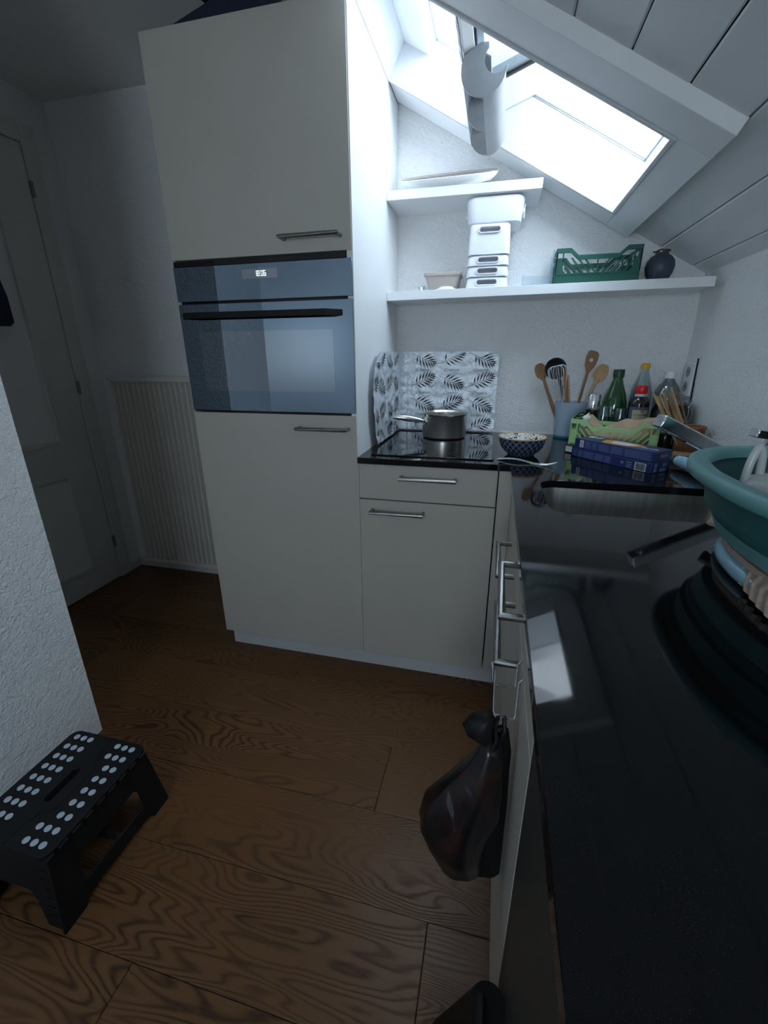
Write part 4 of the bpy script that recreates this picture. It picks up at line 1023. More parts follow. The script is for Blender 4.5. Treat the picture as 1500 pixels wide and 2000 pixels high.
# soy sauce
SYX, SYY = 0.936, 0.455
t = thing('soy_sauce_bottle', 'dark soy sauce bottle with red cap and cream label', 'bottle', (SYX, SYY, ZC))
part('bottle_body', MB().lathe([(0.0, .0005), (0.031, .0005), (0.034, 0.005), (0.0345, 0.060), (0.0325, 0.110), (0.0335, 0.140), (0.0330, 0.150), (0.0275, 0.162), (0.0195, 0.170), (0.0, 0.170)], (SYX, SYY, ZC), 40, False, False), pmat('dark soy glass', (0.012, 0.008, 0.010), 0.07, coat=0.5), t)
part('neck', MB().lathe([(0.0, 0.1698), (0.0195, 0.1698), (0.0185, 0.180), (0.0, 0.180)], (SYX, SYY, ZC), 32, False, False), pmat('pale neck plastic', (0.40, 0.42, 0.44), 0.3), t)
part('cap', MB().lathe([(0.0, 0.179), (0.0190, 0.179), (0.0205, 0.183), (0.0205, 0.201), (0.0185, 0.207), (0.014, 0.2085), (0.0, 0.2085)], (SYX, SYY, ZC), 32, False, False), pmat('red cap', (0.55, 0.012, 0.018), 0.3), t)
ca = math.atan2(-1.354-SYY, 0.427-SYX)
wrap_label(t, SYX, SYY, 0.0344, ZC+.066, ZC+.134, ca-0.95, ca+1.15, pmat('slate blue label', (0.07, 0.085, 0.17), 0.5), 'blue_label', 20)
wrap_label(t, SYX, SYY, 0.0349, ZC+.066, ZC+.124, ca-0.50, ca+1.12, pmat('cream label', (0.42, 0.38, 0.25), 0.6), 'cream_label', 20)
def on_cyl(cx, cy, r, ang, z):
    x = Vector((-math.sin(ang), math.cos(ang), 0)); nrm = Vector((math.cos(ang), math.sin(ang), 0)); p = Vector((cx, cy, z))+nrm*r
    return Matrix(((x.x, 0, nrm.x, p.x), (x.y, 0, nrm.y, p.y), (0, 1, 0, p.z), (0, 0, 0, 1)))
M_ink = pmat('black ink', (0.012, 0.012, 0.014), 0.6)
for i, ch in enumerate('KIKKOMAN'):
    text_mesh(ch, 0.0085, on_cyl(SYX, SYY, 0.0352, ca-0.22+i*0.165, ZC+.106), M_ink, 'letter', t)
part('emblem', MB(on_cyl(SYX, SYY, 0.0352, ca+0.42, ZC+.121)).prism([(0.006*math.cos(2*PI*k/6), 0.006*math.sin(2*PI*k/6)) for k in range(6)], 0, 0.0004, holes=[[(0.0035*math.cos(2*PI*k/12), 0.0035*math.sin(2*PI*k/12)) for k in range(12)]]), M_ink, t)
# chrome grinder
GRX, GRY = 0.785, 0.475
t = thing('chrome_grinder', 'chrome and black cylindrical grinder beside the utensil cup', 'grinder', (GRX, GRY, ZC))
part('body', MB().lathe([(0.0, .0005), (0.021, .0005), (0.022, 0.003), (0.022, 0.118), (0.0, 0.118)], (GRX, GRY, ZC), 32, False, False), M_black_gloss, t)
part('chrome_sleeve', MB().lathe([(0.0, 0.1182), (0.0226, 0.1182), (0.0230, 0.122), (0.0230, 0.171), (0.0215, 0.1735), (0.0, 0.1735)], (GRX, GRY, ZC), 36, False, False), M_chrome, t)
# empty glass jars
def glass_jar(name, label, x, y, r, h, mat, cap=None):
    t = thing(name, label, 'jar', (x, y, ZC), None)
    part('glass', MB().lathe([(0.0, .0005), (r*.9, .0005), (r, 0.005), (r, h*.74), (r*.86, h*.84), (r*.84, h), (r*.78, h), (r*.80, h*.85), (r*.94, h*.74), (r*.94, 0.008), (0.0, 0.006)], (x, y, ZC), 32, False, False), mat, t)
    part('thread_ring', MB().lathe([(r*.845, h*.90), (r*.875, h*.915), (r*.845, h*.93)], (x, y, ZC), 32, False, False), mat, t)
    return t
M_jar = glassy('jar glass', (0.84, 0.90, 0.91), 0.10, 0.05)
glass_jar('glass_jar', 'left of two empty clear glass jars behind the lime crate', 0.826, 0.478, 0.0245, 0.132, M_jar)
glass_jar('glass_jar', 'right of two empty clear glass jars, before the green bottle', 0.881, 0.462, 0.0235, 0.127, M_jar)
# black preserving jar with wire clip
KX, KY = 1.034, 0.425
t = thing('preserving_jar', 'dark preserving jar with steel wire clip in front of the corner', 'jar', (KX, KY, ZC))
part('glass', MB().lathe([(0.0, .0005), (0.056, .0005), (0.060, 0.006), (0.0605, 0.128), (0.056, 0.137), (0.054, 0.147), (0.0, 0.147)], (KX, KY, ZC), 40, False, False), pmat('dark filled jar glass', (0.008, 0.009, 0.012), 0.06, coat=0.5), t)
part('seal', MB().lathe([(0.0, 0.1472), (0.055, 0.1472), (0.056, 0.150), (0.0, 0.151)], (KX, KY, ZC), 40, False, False), pmat('orange rubber', (0.20, 0.12, 0.07), 0.6), t)
part('glass_lid', MB().lathe([(0.0, 0.1512), (0.057, 0.1512), (0.058, 0.154), (0.056, 0.162), (0.045, 0.167), (0.0, 0.168)], (KX, KY, ZC), 40, False, False), M_jar, t)
part('band_print', MB().lathe([(0.0609, 0.090), (0.0609, 0.098)], (KX, KY, ZC), 40, False, False), pmat('grey print', (0.3, 0.31, 0.32), 0.5), t)
cl = []
for s in (-1, 1):
    a = ca+0.9+s*0.13
    cl.append([(KX+r*math.cos(a), KY+r*math.sin(a), ZC+z) for r, z in ((0.052, 0.136), (0.064, 0.140), (0.068, 0.155), (0.069, 0.120), (0.066, 0.095))])
part('wire_clip', MB().tube(cl[0]+list(reversed(cl[1])), 0.0014, 6), M_chrome, t)
part('wire_ring', MB().tube([(KX+0.0545*math.cos(2*PI*k/32), KY+0.0545*math.sin(2*PI*k/32), ZC+.133) for k in range(32)], 0.0014, 6, closed=True), M_chrome, t)
# olive jar with steel lid
t = thing('lidded_jar', 'small dark green jar with steel lid between crate and basket', 'jar', (0.998, 0.325, ZC))
part('glass', MB().lathe([(0.0, .0005), (0.022, .0005), (0.024, 0.004), (0.024, 0.052), (0.021, 0.060), (0.0, 0.060)], (0.998, 0.325, ZC), 32, False, False), pmat('dark olive glass', (0.018, 0.024, 0.010), 0.08, coat=0.5), t)
part('steel_lid', MB().lathe([(0.0, 0.060), (0.0235, 0.060), (0.0245, 0.062), (0.0245, 0.074), (0.0232, 0.076), (0.0, 0.076)], (0.998, 0.325, ZC), 32, False, False), M_chrome, t)

# wicker basket with chopsticks
KBX, KBY = 1.048, 0.268
M_wicker = noisy('brown wicker', (0.20, 0.085, 0.032), (0.34, 0.15, 0.06), 90, 0.6)
t = thing('wicker_basket', 'small round brown wicker basket holding chopsticks', 'basket', (KBX, KBY, ZC))
part('inside_wall', MB().lathe([(0.0, .0005), (0.0315, .0005), (0.0365, 0.086), (0.034, 0.086), (0.0295, 0.004), (0.0, 0.004)], (KBX, KBY, ZC), 32, False, False), pmat('dark wicker inside', (0.06, 0.028, 0.012), 0.8), t)
for k in range(14):
    z = 0.004+k*0.0062; r = 0.0330+0.0050*k/13
    pts = [(KBX+(r+0.0013*math.cos(12*(2*PI*q/72)+PI*k))*math.cos(2*PI*q/72), KBY+(r+0.0013*math.cos(12*(2*PI*q/72)+PI*k))*math.sin(2*PI*q/72), ZC+z) for q in range(72)]
    part('woven_strand', MB().tube(pts, 0.0034, 5, closed=True), M_wicker, t)
pts = [(KBX+0.0390*math.cos(2*PI*q/48), KBY+0.0390*math.sin(2*PI*q/48), ZC+.090+0.0012*math.sin(14*2*PI*q/48)) for q in range(48)]
part('braided_rim', MB().tube(pts, 0.0052, 6, closed=True), M_wicker, t)
M_chop = noisy('pale bamboo', (0.46, 0.29, 0.14), (0.58, 0.38, 0.20), 30, 0.55)
M_chop2 = noisy('brown bamboo', (0.26, 0.13, 0.05), (0.34, 0.18, 0.08), 30, 0.55)
tips = [(0.923, 0.275, 1.052), (0.931, 0.268, 1.046), (0.936, 0.255, 1.050), (0.945, 0.262, 1.057), (0.951, 0.248, 1.060), (0.957, 0.258, 1.054), (0.963, 0.250, 1.064), (0.958, 0.240, 1.076), (0.969, 0.256, 1.050), (0.975, 0.248, 1.046), (0.988, 0.258, 1.060)]
for i, tp_ in enumerate(tips):
    a0 = Vector((KBX-0.016+0.0042*i-0.005, KBY-0.016+0.006*((i*3) % 5), ZC+0.012+0.003*(i % 3)))
    if i == 10: a0 = Vector((KBX+0.022, KBY-0.002, ZC+.012))
    me_ = MB().tube([a0, Vector(tp_)], [0.0022, 0.0031], 6)
    dark = i in (4, 10)
    top('chopstick', me_, M_chop2 if dark else M_chop, 'brown bamboo chopstick standing in the wicker basket' if dark else 'pale bamboo chopstick in the bundle leaning out of the wicker basket', 'chopstick', 'brown chopsticks in the wicker basket' if dark else 'pale chopsticks in the wicker basket')
M_board = noisy('brown board wood', (0.24, 0.14, 0.07), (0.32, 0.20, 0.11), 20, 0.55, stretch=(0.5, 5, 5))
top('wooden_block', MB(Matrix.Translation((1.020, 0.165, ZC+.0003)) @ Matrix.Rotation(-0.25, 4, 'Z')).box(-0.045, -0.030, 0, 0.050, 0.030, 0.022), M_board, 'small brown wooden block on the worktop before the wicker basket', 'block', bev=0.003)

# ================================================================== LIME CRATE AND CONTENT
lc, LM = crate('folding_crate', 'pale lime green slatted plastic crate on the worktop', 0.836, 0.315, ZC+.0002, -0.312, M_lime)
M_kraft = noisy('tan crumpled paper', (0.40, 0.27, 0.17), (0.54, 0.39, 0.26), 16, 0.8, bump=0.3, bscale=120)
def sack_ring(x, yc, zc, ry, rz, ph):
    out = []
    for k in range(24):
        a = 2*PI*k/24; r = 1+0.24*fbm(Vector((x*26, math.cos(a)*1.4+ph, math.sin(a)*1.4)), 3)
        out.append((x, yc+ry*r*math.cos(a), max(0.0055, zc+rz*r*math.sin(a))))
    return out
mb = MB(LM)
for args in ((( -0.105, 0.0, 0.060, 0.030, 0.038), (-0.085, 0.0, 0.064, 0.048, 0.046), (-0.062, 0.0, 0.050, 0.058, 0.042), (-0.035, 0.0, 0.040, 0.062, 0.038), (-0.005, 0.0, 0.046, 0.064, 0.044), (0.03, 0.0, 0.052, 0.064, 0.050), (0.065, 0.0, 0.056, 0.062, 0.054), (0.095, 0.0, 0.066, 0.052, 0.050), (0.115, 0.0, 0.082, 0.036, 0.034), (0.124, 0.0, 0.090, 0.018, 0.016)),):
    mb.loft([sack_ring(*a, 0.3) for a in args])
top('paper_bag', mb, M_kraft, 'tan crumpled paper bag of produce lying in the lime crate', 'bag', angle=75)
M_garlic = noisy('white garlic skin', (0.70, 0.66, 0.60), (0.80, 0.77, 0.72), 40, 0.6)
for (x, y, z, r), lab in (((-0.088, -0.050, 0.106, 0.0135), 'upper white garlic bulb at the left end of the lime crate'), ((-0.092, -0.066, 0.086, 0.0110), 'lower white garlic bulb at the left end of the lime crate')):
    gb = thing('garlic_bulb', lab, 'garlic', LM @ Vector((x, y, z-r)))
    mb = MB(LM @ Matrix.Translation((x, y, z))); rr = []
    for k in range(9):
        ph = -PI/2+PI*k/8
        rr.append([(max(0.0004, r*math.cos(ph))*(1+0.07*math.cos(7*2*PI*q/28))*math.cos(2*PI*q/28), max(0.0004, r*math.cos(ph))*(1+0.07*math.cos(7*2*PI*q/28))*math.sin(2*PI*q/28), r*0.85*math.sin(ph)+(0.004 if k == 8 else 0)) for q in range(28)])
    mb.loft(rr); part('bulb', mb, M_garlic, gb, angle=70)
    part('stem', MB(LM @ Matrix.Translation((x, y, z))).tube([(0, 0, r*.75), (0.002, 0, r*1.15), (0.005, 0.001, r*1.4)], [0.003, 0.002, 0.0015], 7), M_garlic, gb)
pts = [LM @ Vector(p) for p in ((-0.128, -0.070, 0.080), (-0.1285, -0.060, 0.104), (-0.118, -0.052, 0.118), (-0.104, -0.040, 0.123), (-0.096, -0.030, 0.118), (-0.108, -0.030, 0.112), (-0.120, -0.045, 0.110))]
top('cable_tie', MB().tube(pts, 0.0026, 7), M_black_plastic, 'short black cable loop at the left end of the lime crate', 'cable')

# ================================================================== PASTA BOXES
M_blue = noisy('dark blue carton', (0.014, 0.026, 0.105), (0.018, 0.032, 0.125), 8, 0.38)
M_panel = pmat('lighter blue print', (0.045, 0.075, 0.20), 0.45)
M_line = pmat('pale blue print', (0.16, 0.20, 0.33), 0.5)
M_paper = pmat('white print', (0.62, 0.64, 0.66), 0.5)
M_red = pmat('red print', (0.42, 0.03, 0.03), 0.5)
M_orange = pmat('orange print', (0.62, 0.26, 0.05), 0.5)
def pasta_box(label, cx, cy, z0, rot, L, W_, H_, upper):
    t = thing('pasta_box', label, 'box', (cx, cy, z0), 'stacked blue pasta boxes')
    M = Matrix.Translation((cx, cy, z0)) @ Matrix.Rotation(rot, 4, 'Z'); a, b = L/2, W_/2
    part('carton', MB(M).box(-a, -b, 0.0002, a, b, H_), M_blue, t, bev=0.0008)
    FM = M @ Matrix(((1,0,0,0),(0,0,-1,-b-.0003),(0,1,0,0),(0,0,0,1)))      # local x, up -> front face
    def rect(M_, x0, y0, x1, y1, mat, nm): return part(nm, MB(M_).prism([(x0, y0), (x1, y0), (x1, y1), (x0, y1)], 0, 0.0003), mat, t, smooth=False)
    lines = MB(FM)
    if upper:
        rect(FM, -a+.020, 0.005, -a+.034, H_-.003, M_paper, 'white_badge')
        for k in range(3): lines.prism([(-a+.0225, 0.0085+k*.006), (-a+.0315, 0.0085+k*.006), (-a+.0315, 0.0105+k*.006), (-a+.0225, 0.0105+k*.006)], 0.0004, 0.0006)
        part('badge_print', lines, M_ink, t, smooth=False); lines = MB(FM)
        xs = [-a+.038, -a+.064, -a+.087, -a+.128, -a+.173, a-.004]
        for x0, x1 in zip(xs[:-1], xs[1:]):
            rect(FM, x0, 0.003, x1-.0025, H_-.003, M_panel, 'print_panel')
            for k in range(5):
                y = H_-.0065-k*.0044; lines.prism([(x0+.002, y), (x1-.006-(.004 if k % 2 else 0), y), (x1-.006-(.004 if k % 2 else 0), y+.0009), (x0+.002, y+.0009)], 0.0004, 0.0006)
        part('small_print', lines, M_line, t, smooth=False)['kind'] = 'stuff'
        TM = M @ Matrix.Translation((0, 0, H_+.0002))
        part('picture', MB(TM).prism([(-0.045, -b+.012), (-0.005, -b+.007), (0.050, -b+.016), (0.072, b-.030), (0.030, b-.012), (-0.030, b-.010), (-0.060, b-.028)], 0, 0.0003), M_orange, t, smooth=False)
        part('picture', MB(TM).prism([(-0.018, -b+.020), (0.036, -b+.022), (0.052, b-.034), (0.010, b-.022), (-0.030, b-.030)], 0.0003, 0.0006), M_paper, t, smooth=False)
        text_mesh('Barilla', 0.021, TM @ Matrix.Translation((0.092, -0.004, 0.0003)), M_paper, 'lettering', t, shear=0.2)
        text_mesh('Spaghetti', 0.011, TM @ Matrix.Translation((0.092, -0.024, 0.0003)), M_line, 'lettering', t)
        part('picture', MB(TM).prism([(-a+.004, b-.030), (-a+.026, b-.034), (-a+.030, b-.014), (-a+.008, b-.010)], 0, 0.0003), M_paper, t, smooth=False)
        part('picture', MB(TM).prism([(-a+.034, b-.030), (-a+.050, b-.032), (-a+.054, b-.016), (-a+.040, b-.012)], 0, 0.0003), M_paper, t, smooth=False)
    else:
        rect(FM, -a+.003, 0.004, -a+.020, H_-.003, M_panel, 'print_panel')
        xs = [-a+.024, -a+.044, -a+.086, -a+.120, -a+.146]
        for x0, x1 in zip(xs[:-1], xs[1:]):
            rect(FM, x0, 0.003, x1-.003, H_-.004, M_panel, 'print_panel')
            for k in range(4):
                y = H_-.008-k*.0048; lines.prism([(x0+.002, y), (x1-.006, y), (x1-.006, y+.0009), (x0+.002, y+.0009)], 0.0004, 0.0006)
        for k in range(3): lines.prism([(a-.076, 0.005+k*.0065), (a-.060, 0.005+k*.0065), (a-.060, 0.0085+k*.0065), (a-.076, 0.0085+k*.0065)], 0.0, 0.0003)
        lines.prism([(a-.090+.0055*math.cos(2*PI*k/10), H_*.55+.0045*math.sin(2*PI*k/10)) for k in range(10)], 0, 0.0003)
        part('small_print', lines, M_line, t, smooth=False)['kind'] = 'stuff'
        rect(FM, a-.050, 0.002, a-.016, H_-.004, M_paper, 'barcode_field')
        bars = MB(FM); x = a-.047; random.seed(3)
        while x < a-.020:
            w_ = random.choice((.0005, .0008, .0013)); bars.prism([(x, 0.004), (x+w_, 0.004), (x+w_, H_-.006), (x, H_-.006)], 0.0004, 0.0006); x += w_+random.choice((.0006, .0009))
        part('barcode_bars', bars, M_ink, t, smooth=False)['kind'] = 'stuff'
    EM = M @ Matrix(((0,0,1,a+.0003),(1,0,0,0),(0,1,0,0),(0,0,0,1)))         # right end face
    if upper:
        text_mesh('Barilla', 0.0125, EM @ Matrix.Translation((0.002, H_*.55, 0)), pmat('red white lettering', (0.62, 0.22, 0.20), 0.5), 'lettering', t, shear=0.2)
    else:
        for (x0, x1, y0, y1) in ((-b+.010, -b+.022, 0.016, H_-.002), (-b+.010, -b+.022, 0.003, 0.013), (0.004, 0.026, 0.016, H_-.004), (-0.004, 0.024, 0.002, 0.012)):
            part('end_print', MB(EM).prism([(x0, y0), (x1, y0), (x1, y1), (x0, y1)], 0, 0.0003), M_line, t, smooth=False)
    LMx = M @ Matrix(((0,0,-1,-a-.0003),(-1,0,0,0),(0,1,0,0),(0,0,0,1)))
    part('end_print', MB(LMx).prism([(-b+.008, 0.005), (b-.010, 0.005), (b-.010, H_-.004), (-b+.008, H_-.004)], 0, 0.0003), M_paper, t, smooth=False)
    return t
pasta_box('lower blue pasta box with barcode lying on the black worktop', 0.802, 0.092, ZC, -0.86, 0.270, 0.082, 0.0285, False)
pasta_box('upper blue pasta box with orange picture on top of the stack', 0.806, 0.096, ZC+.0287, -0.835, 0.262, 0.084, 0.0300, True)
t = thing('small_box', 'small dark box with pale label left of the pasta boxes', 'box', (0.683, 0.236, ZC))
M = Matrix.Translation((0.688, 0.222, ZC)) @ Matrix.Rotation(-0.75, 4, 'Z')
part('carton', MB(M).box(-0.016, -0.012, 0.0002, 0.016, 0.012, 0.026), M_black_plastic, t, bev=0.001)
part('label', MB(M @ Matrix(((1,0,0,0),(0,0,-1,-.0123),(0,1,0,0),(0,0,0,1)))).prism([(-.013, .004), (.011, .004), (.011, .023), (-.013, .023)], 0, .0003), M_label, t, smooth=False)
M_terry = noisy('pale blue terry', (0.30, 0.52, 0.68), (0.40, 0.62, 0.78), 120, 0.95, bump=0.8, bscale=260)
mb = MB(); pts, rd_ = [], []
for k in range(12):
    q = k/11; pts.append((0.955+0.030*q, 0.085-0.235*q, ZC+.0195+0.004*q)); rd_.append(0.017*math.sqrt(max(0.03, 1-(1-min(1, q/0.18))**2))+0.002*q)
top('terry_cloth', mb.tube(pts, rd_, 18), M_terry, 'rolled pale blue terry cloth behind the teal basin', 'cloth', angle=60)

# ================================================================== FAUCET
t = thing('faucet', 'chrome kitchen faucet with flat spout behind the sink', 'faucet', (1.045, -0.20, ZC))
part('base', MB().lathe([(0.0, .0003), (0.030, .0003), (0.030, 0.006), (0.0245, 0.010), (0.0235, 0.10), (0.0, 0.10)], (1.032, -0.200, ZC), 32, False, False), M_chrome, t)
def slabtube(p0, p1, w0, w1, h0, h1, n=2):
    d = (Vector(p1)-Vector(p0)); y = d.normalized(); x = y.cross(Vector((0, 0, 1))).normalized(); z = x.cross(y)
    R = []
    for p, w_, h_ in ((Vector(p0), w0, h0), (Vector(p1), w1, h1)):
        R.append([p+x*(sx_*w_)+z*(sz_*h_) for sx_, sz_ in ((1, -1), (1, 1), (-1, 1), (-1, -1))])
    return MB().loft(R)
part('spout', slabtube((1.020, -0.200, 0.9195), (0.785, -0.246, 1.035), 0.0185, 0.0185, 0.0145, 0.0145), M_chrome, t, bev=0.003)
M_teal_face = pmat('dark teal glass inlay', (0.012, 0.05, 0.055), 0.06)
part('aerator', MB().lathe([(0.0, 0), (0.010, 0), (0.011, 0.006), (0.0, 0.006)], (0.806, -0.242, 1.009), 20, False, False), M_chrome, t)
part('lever', slabtube((0.985, -0.222, 1.010), (1.095, -0.215, 0.996), 0.016, 0.016, 0.009, 0.009), M_chrome, t, bev=0.002)
part('lever_inlay', slabtube((0.988, -0.2385, 1.0096), (1.093, -0.2315, 0.9962), 0.0004, 0.0004, 0.0075, 0.0075), M_black_gloss, t)
part('lever_neck', MB().tube([(1.034, -0.202, 0.955), (1.036, -0.212, 1.000)], 0.014, 16), M_chrome, t)

# ================================================================== TEAL BASIN AND WHAT IT STANDS ON
M_teal_rim = noisy('light teal plastic', (0.13, 0.32, 0.32), (0.145, 0.345, 0.345), 6, 0.42)
M_teal = noisy('deep teal silicone', (0.022, 0.105, 0.105), (0.026, 0.115, 0.115), 6, 0.5)
BCX, BCY = 0.912, -0.680
t = thing('washing_up_basin', 'oval teal collapsible washing-up basin beside the sink', 'basin', (BCX, BCY, 0.905))
def br(z, e): return [(x, y, z) for x, y in sell(BCX, BCY, 0.1885-e, 0.259-e, 2.3, 72)]
part('wall', MB().loft([br(0.930, 0.047), br(0.940, 0.040), br(0.946, 0.0405), br(0.950, 0.033), br(0.980, 0.029), br(0.984, 0.020), br(1.000, 0.016), br(1.000, 0.020), br(0.978, 0.033), br(0.948, 0.045), br(0.930, 0.051)], False, False), M_teal, t, angle=50)
part('base', MB().loft([br(0.9055, 0.062), br(0.907, 0.056), br(0.9305, 0.046), br(0.9305, 0.075)]), M_teal_rim, t, angle=50)
part('rim', MB().loft([br(0.998, 0.0145), br(0.994, 0.006), br(0.998, 0.0005), br(1.006, -0.0010), br(1.0135, 0.0015), br(1.0165, 0.008), br(1.0160, 0.022), br(1.0115, 0.030), br(1.000, 0.031), br(1.000, 0.0195)], False, False, ), M_teal_rim, t, angle=60)
# upturned white cup in the basin
M_grey_glaze = noisy('grey white glaze', (0.52, 0.54, 0.53), (0.58, 0.60, 0.59), 20, 0.25)
MX, MY, MZ = 0.829, -0.632, 0.9315
t = thing('upturned_cup', 'grey white cup with loop handle lying upside down in the teal basin', 'cup', (MX, MY, MZ))
part('body', MB().lathe([(0.044, 0.0005), (0.0455, 0.006), (0.047, 0.045), (0.046, 0.060), (0.036, 0.071), (0.022, 0.076), (0.0, 0.0765)], (MX, MY, MZ), 40, True, False), M_grey_glaze, t, angle=60)
HX, HY = 0.812, -0.628
hp = []
for k in range(13):
    a = PI*k/12; hp.append((MX-0.028-0.0105*math.cos(a), MY+0.010-0.004*math.cos(a), MZ+0.066+0.048*math.sin(a)))
part('loop_handle', MB().tube(hp, 0.0055, 12), M_grey_glaze, t)
# dish, towel and board under the basin
M_bluedish = pmat('pale blue glazed dish', (0.20, 0.40, 0.50), 0.12, coat=0.5)
t = thing('blue_dish', 'pale blue glazed dish upside down under the teal basin', 'dish', (BCX, BCY, ZC))
def dr_(z, e): return [(x, y, z) for x, y in sell(BCX-0.004, BCY+0.005, 0.126-e, 0.182-e, 2.1, 64)]
part('shell', MB().loft([dr_(ZC+.0005, 0.006), dr_(ZC+.004, 0.0), dr_(ZC+.012, -0.002), dr_(ZC+.019, 0.002), dr_(ZC+.024, 0.012), dr_(ZC+.0255, 0.030)]), M_bluedish, t, angle=70)
M_towel = noisy('beige cotton towel', (0.40, 0.31, 0.26), (0.48, 0.38, 0.32), 90, 0.95, bump=0.5, bscale=300)
tw = thing('dish_towel', 'folded beige ribbed towel between the pale blue dish and teal basin', 'towel', (BCX, BCY, 0.885))
part('flat_fold', MB().loft([[(x, y, z) for x, y in sell(BCX, BCY, 0.122, 0.165, 2.6, 40)] for z in (0.8870, 0.8965)]), M_towel, tw)
def drape(a, b):
    # ribbed end hanging from under the basin on the side towards the room
    y = lerp(-0.665, -0.86, a); rib = 0.0026*math.cos(2*PI*a*9.0)
    prof = [(0.835, 0.895), (0.806, 0.893), (0.792, 0.884), (0.787, 0.872), (0.784, 0.8655)]
    s_ = b*(len(prof)-1); i = min(int(s_), len(prof)-2); f = s_-i
    x = lerp(prof[i][0], prof[i+1][0], f); z = lerp(prof[i][1], prof[i+1][1], f)
    sh = 0.055*max(0, a-0.55)
    k = min(1, b*2.2)
    return (x-0.010*math.sin(PI*min(1, a*1.1))+sh-rib*k*0.8, y-0.035*b, max(z+rib*0.4*k, ZC+.001))
def drape2(a, b):
    p = drape(a, b); return (p[0]+.004, p[1], p[2]-.0035 if b < 0.6 else p[2])
part('ribbed_end', MB().grid(90, 12, drape), M_towel, tw, angle=70)
part('corner_tip', MB().loft([[(0.815, -0.545, 0.9030), (0.835, -0.505, 0.9032), (0.835, -0.570, 0.9032)], [(0.800, -0.530, 0.8975), (0.830, -0.480, 0.8985), (0.835, -0.585, 0.8970)], [(0.802, -0.531, 0.8935), (0.830, -0.490, 0.8937), (0.835, -0.585, 0.8937)]]), M_towel, tw)

# ================================================================== RIGHT WALL: SOCKET
t = thing('wall_socket', 'white double wall socket on the right wall by the back corner', 'socket', (XR, 0.525, 1.09))
part('cover_plate', MB().box(XR-.008, 0.487, 1.030, XR-.0003, 0.572, 1.145), pmat('white socket plastic', (0.74, 0.74, 0.75), 0.4), t, bev=0.002)
for z in (1.062, 1.113):
    m2 = MB(Matrix(((0,0,-1,XR-.0082),(1,0,0,0.530),(0,1,0,z),(0,0,0,1))))
    m2.prism([(0.020*math.cos(2*PI*k/6+PI/6), 0.020*math.sin(2*PI*k/6+PI/6)) for k in range(6)], 0, 0.0006)
    part('socket_well', m2, pmat('shaded socket well', (0.30, 0.30, 0.31), 0.5), t, smooth=False)
    for dy in (-.008, 0, .008):
        part('pin_hole', MB(Matrix(((0,0,-1,XR-.0086),(1,0,0,0.530+dy),(0,1,0,z+(.004 if dy == 0 else 0)),(0,0,0,1)))).prism([(0.0025*math.cos(2*PI*k/10), 0.0025*math.sin(2*PI*k/10)) for k in range(10)], 0, 0.0006), M_ink, t, smooth=False)
top('cable', MB().tube([(XR-.004, 0.478, 1.160), (XR-.004, 0.474, 1.10), (XR-.004, 0.466, 1.03), (XR-.006, 0.470, 0.97)], 0.0025, 7), M_black_plastic, 'thin dark cable down the right wall beside the socket', 'cable')

# ================================================================== HOOKS AND BAGS ON THE DRAWER CABINET
def wire(name, label, pts, r=0.0019):
    return top(name, MB().tube(pts, r, 8), M_chrome, label, 'hook')
yh = -0.772
wire('wire_hook', 'empty steel wire hook over the cabinet door, the farther one', [(XF+.004, yh, 0.7325), (XF-.002, yh, 0.7328), (XF-.005, yh, 0.727), (XF-.0055, yh-.006, 0.695), (XF-.007, yh-.008, 0.690), (XF-.036, yh-.008, 0.690), (XF-.041, yh-.006, 0.695), (XF-.044, yh+.004, 0.722)])
yh = -0.812
wire('wire_hook', 'steel wire hook over the cabinet door carrying the black bag', [(XF+.004, yh, 0.7325), (XF-.001, yh, 0.7328), (XF-.005, yh, 0.727), (XF-.0058, yh-.008, 0.672), (XF-.008, yh-.010, 0.668), (XF-.034, yh-.010, 0.668), (XF-.038, yh-.006, 0.674), (XF-.041, yh+.010, 0.735)])
M_foilbag = pmat('glossy black film', (0.010, 0.010, 0.012), 0.28, coat=0.2, spec=0.35); n = NT(M_foilbag); v = n.coord('Object', (1, 1, 1)).outputs[0]
nz = n.noise(v, 9, 2, 0.5, 1.6)
n.l(n.ramp(nz, [(0.0, (0.009, 0.009, 0.011)), (0.50, (0.010, 0.009, 0.010)), (0.55, (0.032, 0.012, 0.010)), (0.60, (0.012, 0.011, 0.012)), (0.65, (0.075, 0.075, 0.09)), (0.72, (0.012, 0.012, 0.014))]), n.b.inputs['Base Color'])
hb = thing('hanging_bag', 'shiny black printed plastic bag hanging from the nearer wire hook', 'bag', (0.43, -0.84, 0.34))
def bagring(z, cx, cy, a, b, ph, amp=0.10):
    out = []
    for k in range(40):
        an = 2*PI*k/40; r = 1+amp*fbm(Vector((math.cos(an)*1.7+ph, math.sin(an)*1.7, z*9)), 3)+0.04*math.sin(6*an+z*20)
        out.append((min(cx+a*r*math.cos(an), XF-.002), cy+b*r*math.sin(an), z))
    return out
part('bag_body', MB().loft([bagring(0.632, 0.459, -0.832, .010, .010, 1), bagring(0.615, 0.461, -0.834, .017, .016, 1), bagring(0.585, 0.454, -0.838, .027, .026, 1), bagring(0.545, 0.440, -0.842, .042, .034, 1), bagring(0.50, 0.421, -0.846, .058, .040, 1), bagring(0.46, 0.412, -0.848, .056, .042, 1), bagring(0.42, 0.418, -0.848, .047, .040, 1), bagring(0.375, 0.427, -0.848, .038, .030, 1), bagring(0.366, 0.430, -0.848, .026, .014, 1)]), M_foilbag, hb, angle=75)
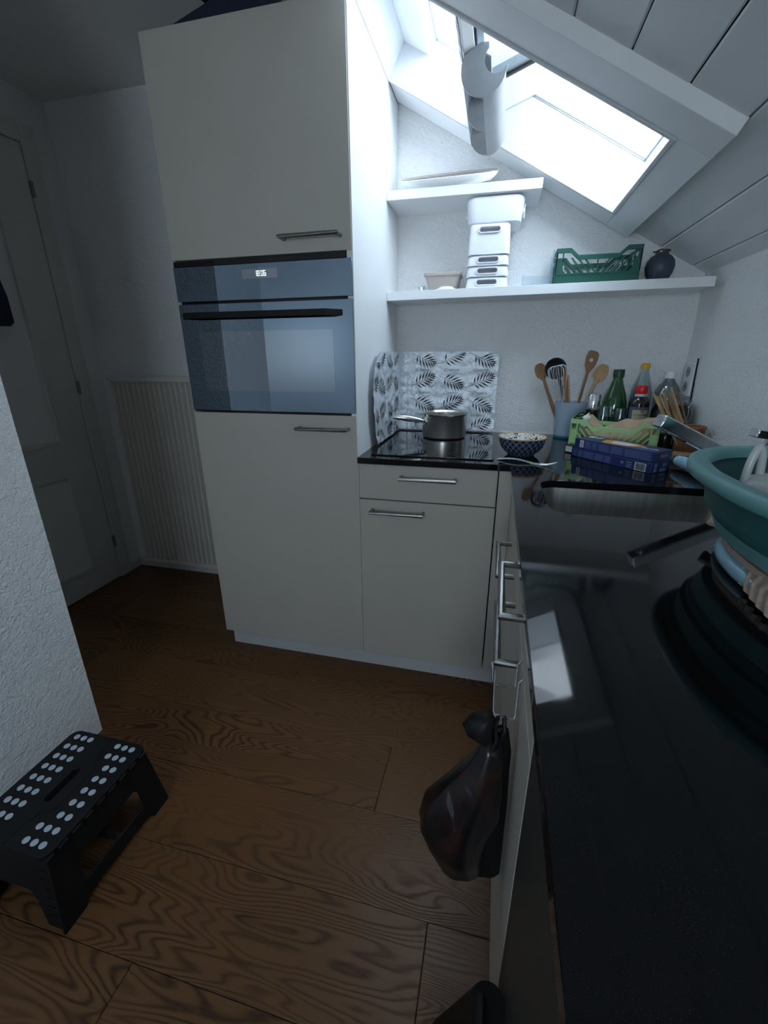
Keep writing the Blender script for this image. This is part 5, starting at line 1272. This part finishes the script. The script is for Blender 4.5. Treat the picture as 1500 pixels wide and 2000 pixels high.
part('rear_fold', MB().loft([bagring(0.640, 0.472, -0.815, .012, .008, 4), bagring(0.60, 0.474, -0.818, .018, .012, 4), bagring(0.50, 0.474, -0.822, .020, .016, 4), bagring(0.40, 0.470, -0.826, .024, .018, 4), bagring(0.345, 0.464, -0.830, .030, .016, 4), bagring(0.342, 0.464, -0.830, .018, .008, 4)]), M_black_plastic, hb, angle=75)
part('knot', MB().loft([bagring(0.672, 0.452, -0.826, .008, .008, 2, .2), bagring(0.664, 0.446, -0.826, .018, .014, 2, .2), bagring(0.650, 0.440, -0.828, .024, .016, 2, .2), bagring(0.634, 0.444, -0.830, .020, .014, 2, .2), bagring(0.626, 0.452, -0.832, .010, .010, 2, .2)]), M_black_plastic, hb, angle=75)
part('strap', MB().tube([(XF-.030, -0.8215, 0.6705), (XF-.034, -0.828, 0.655), (XF-.030, -0.838, 0.640), (XF-.034, -0.842, 0.622), (XF-.040, -0.846, 0.606)], 0.0034, 8), M_black_gloss, hb)
part('strap', MB().tube([(XF-.022, -0.8215, 0.6705), (XF-.020, -0.830, 0.652), (XF-.026, -0.838, 0.636), (XF-.022, -0.842, 0.615)], 0.0034, 8), M_black_gloss, hb)
part('ring', MB().tube([(XF-.030+.010*math.cos(2*PI*k/20), -0.8235, 0.6620+.0105*math.sin(2*PI*k/20)) for k in range(20)], 0.0016, 6, closed=True), M_chrome, hb)
fbg = thing('floor_bag', 'black bag standing on the floor against the dark appliance front', 'bag', (0.44, -1.15, 0.0))
def fb(z, x0, y0): return [(x, y, z) for x, y in rrect(x0, -1.42, XF+.001, y0, 0.02, 4)]
part('bag_body', MB().loft([fb(0.002, 0.385, -0.975), fb(0.12, 0.385, -0.965), fb(0.22, 0.405, -0.975), fb(0.30, 0.430, -0.985), fb(0.36, 0.450, -0.990), fb(0.392, 0.4560, -0.997)]), M_black_plastic, fbg, angle=60)
part('carry_strap', MB().tube([(0.47, -1.02, 0.385), (0.466, -1.03, 0.42), (0.466, -1.20, 0.43), (0.47, -1.25, 0.385)], 0.006, 8), M_black_plastic, fbg)
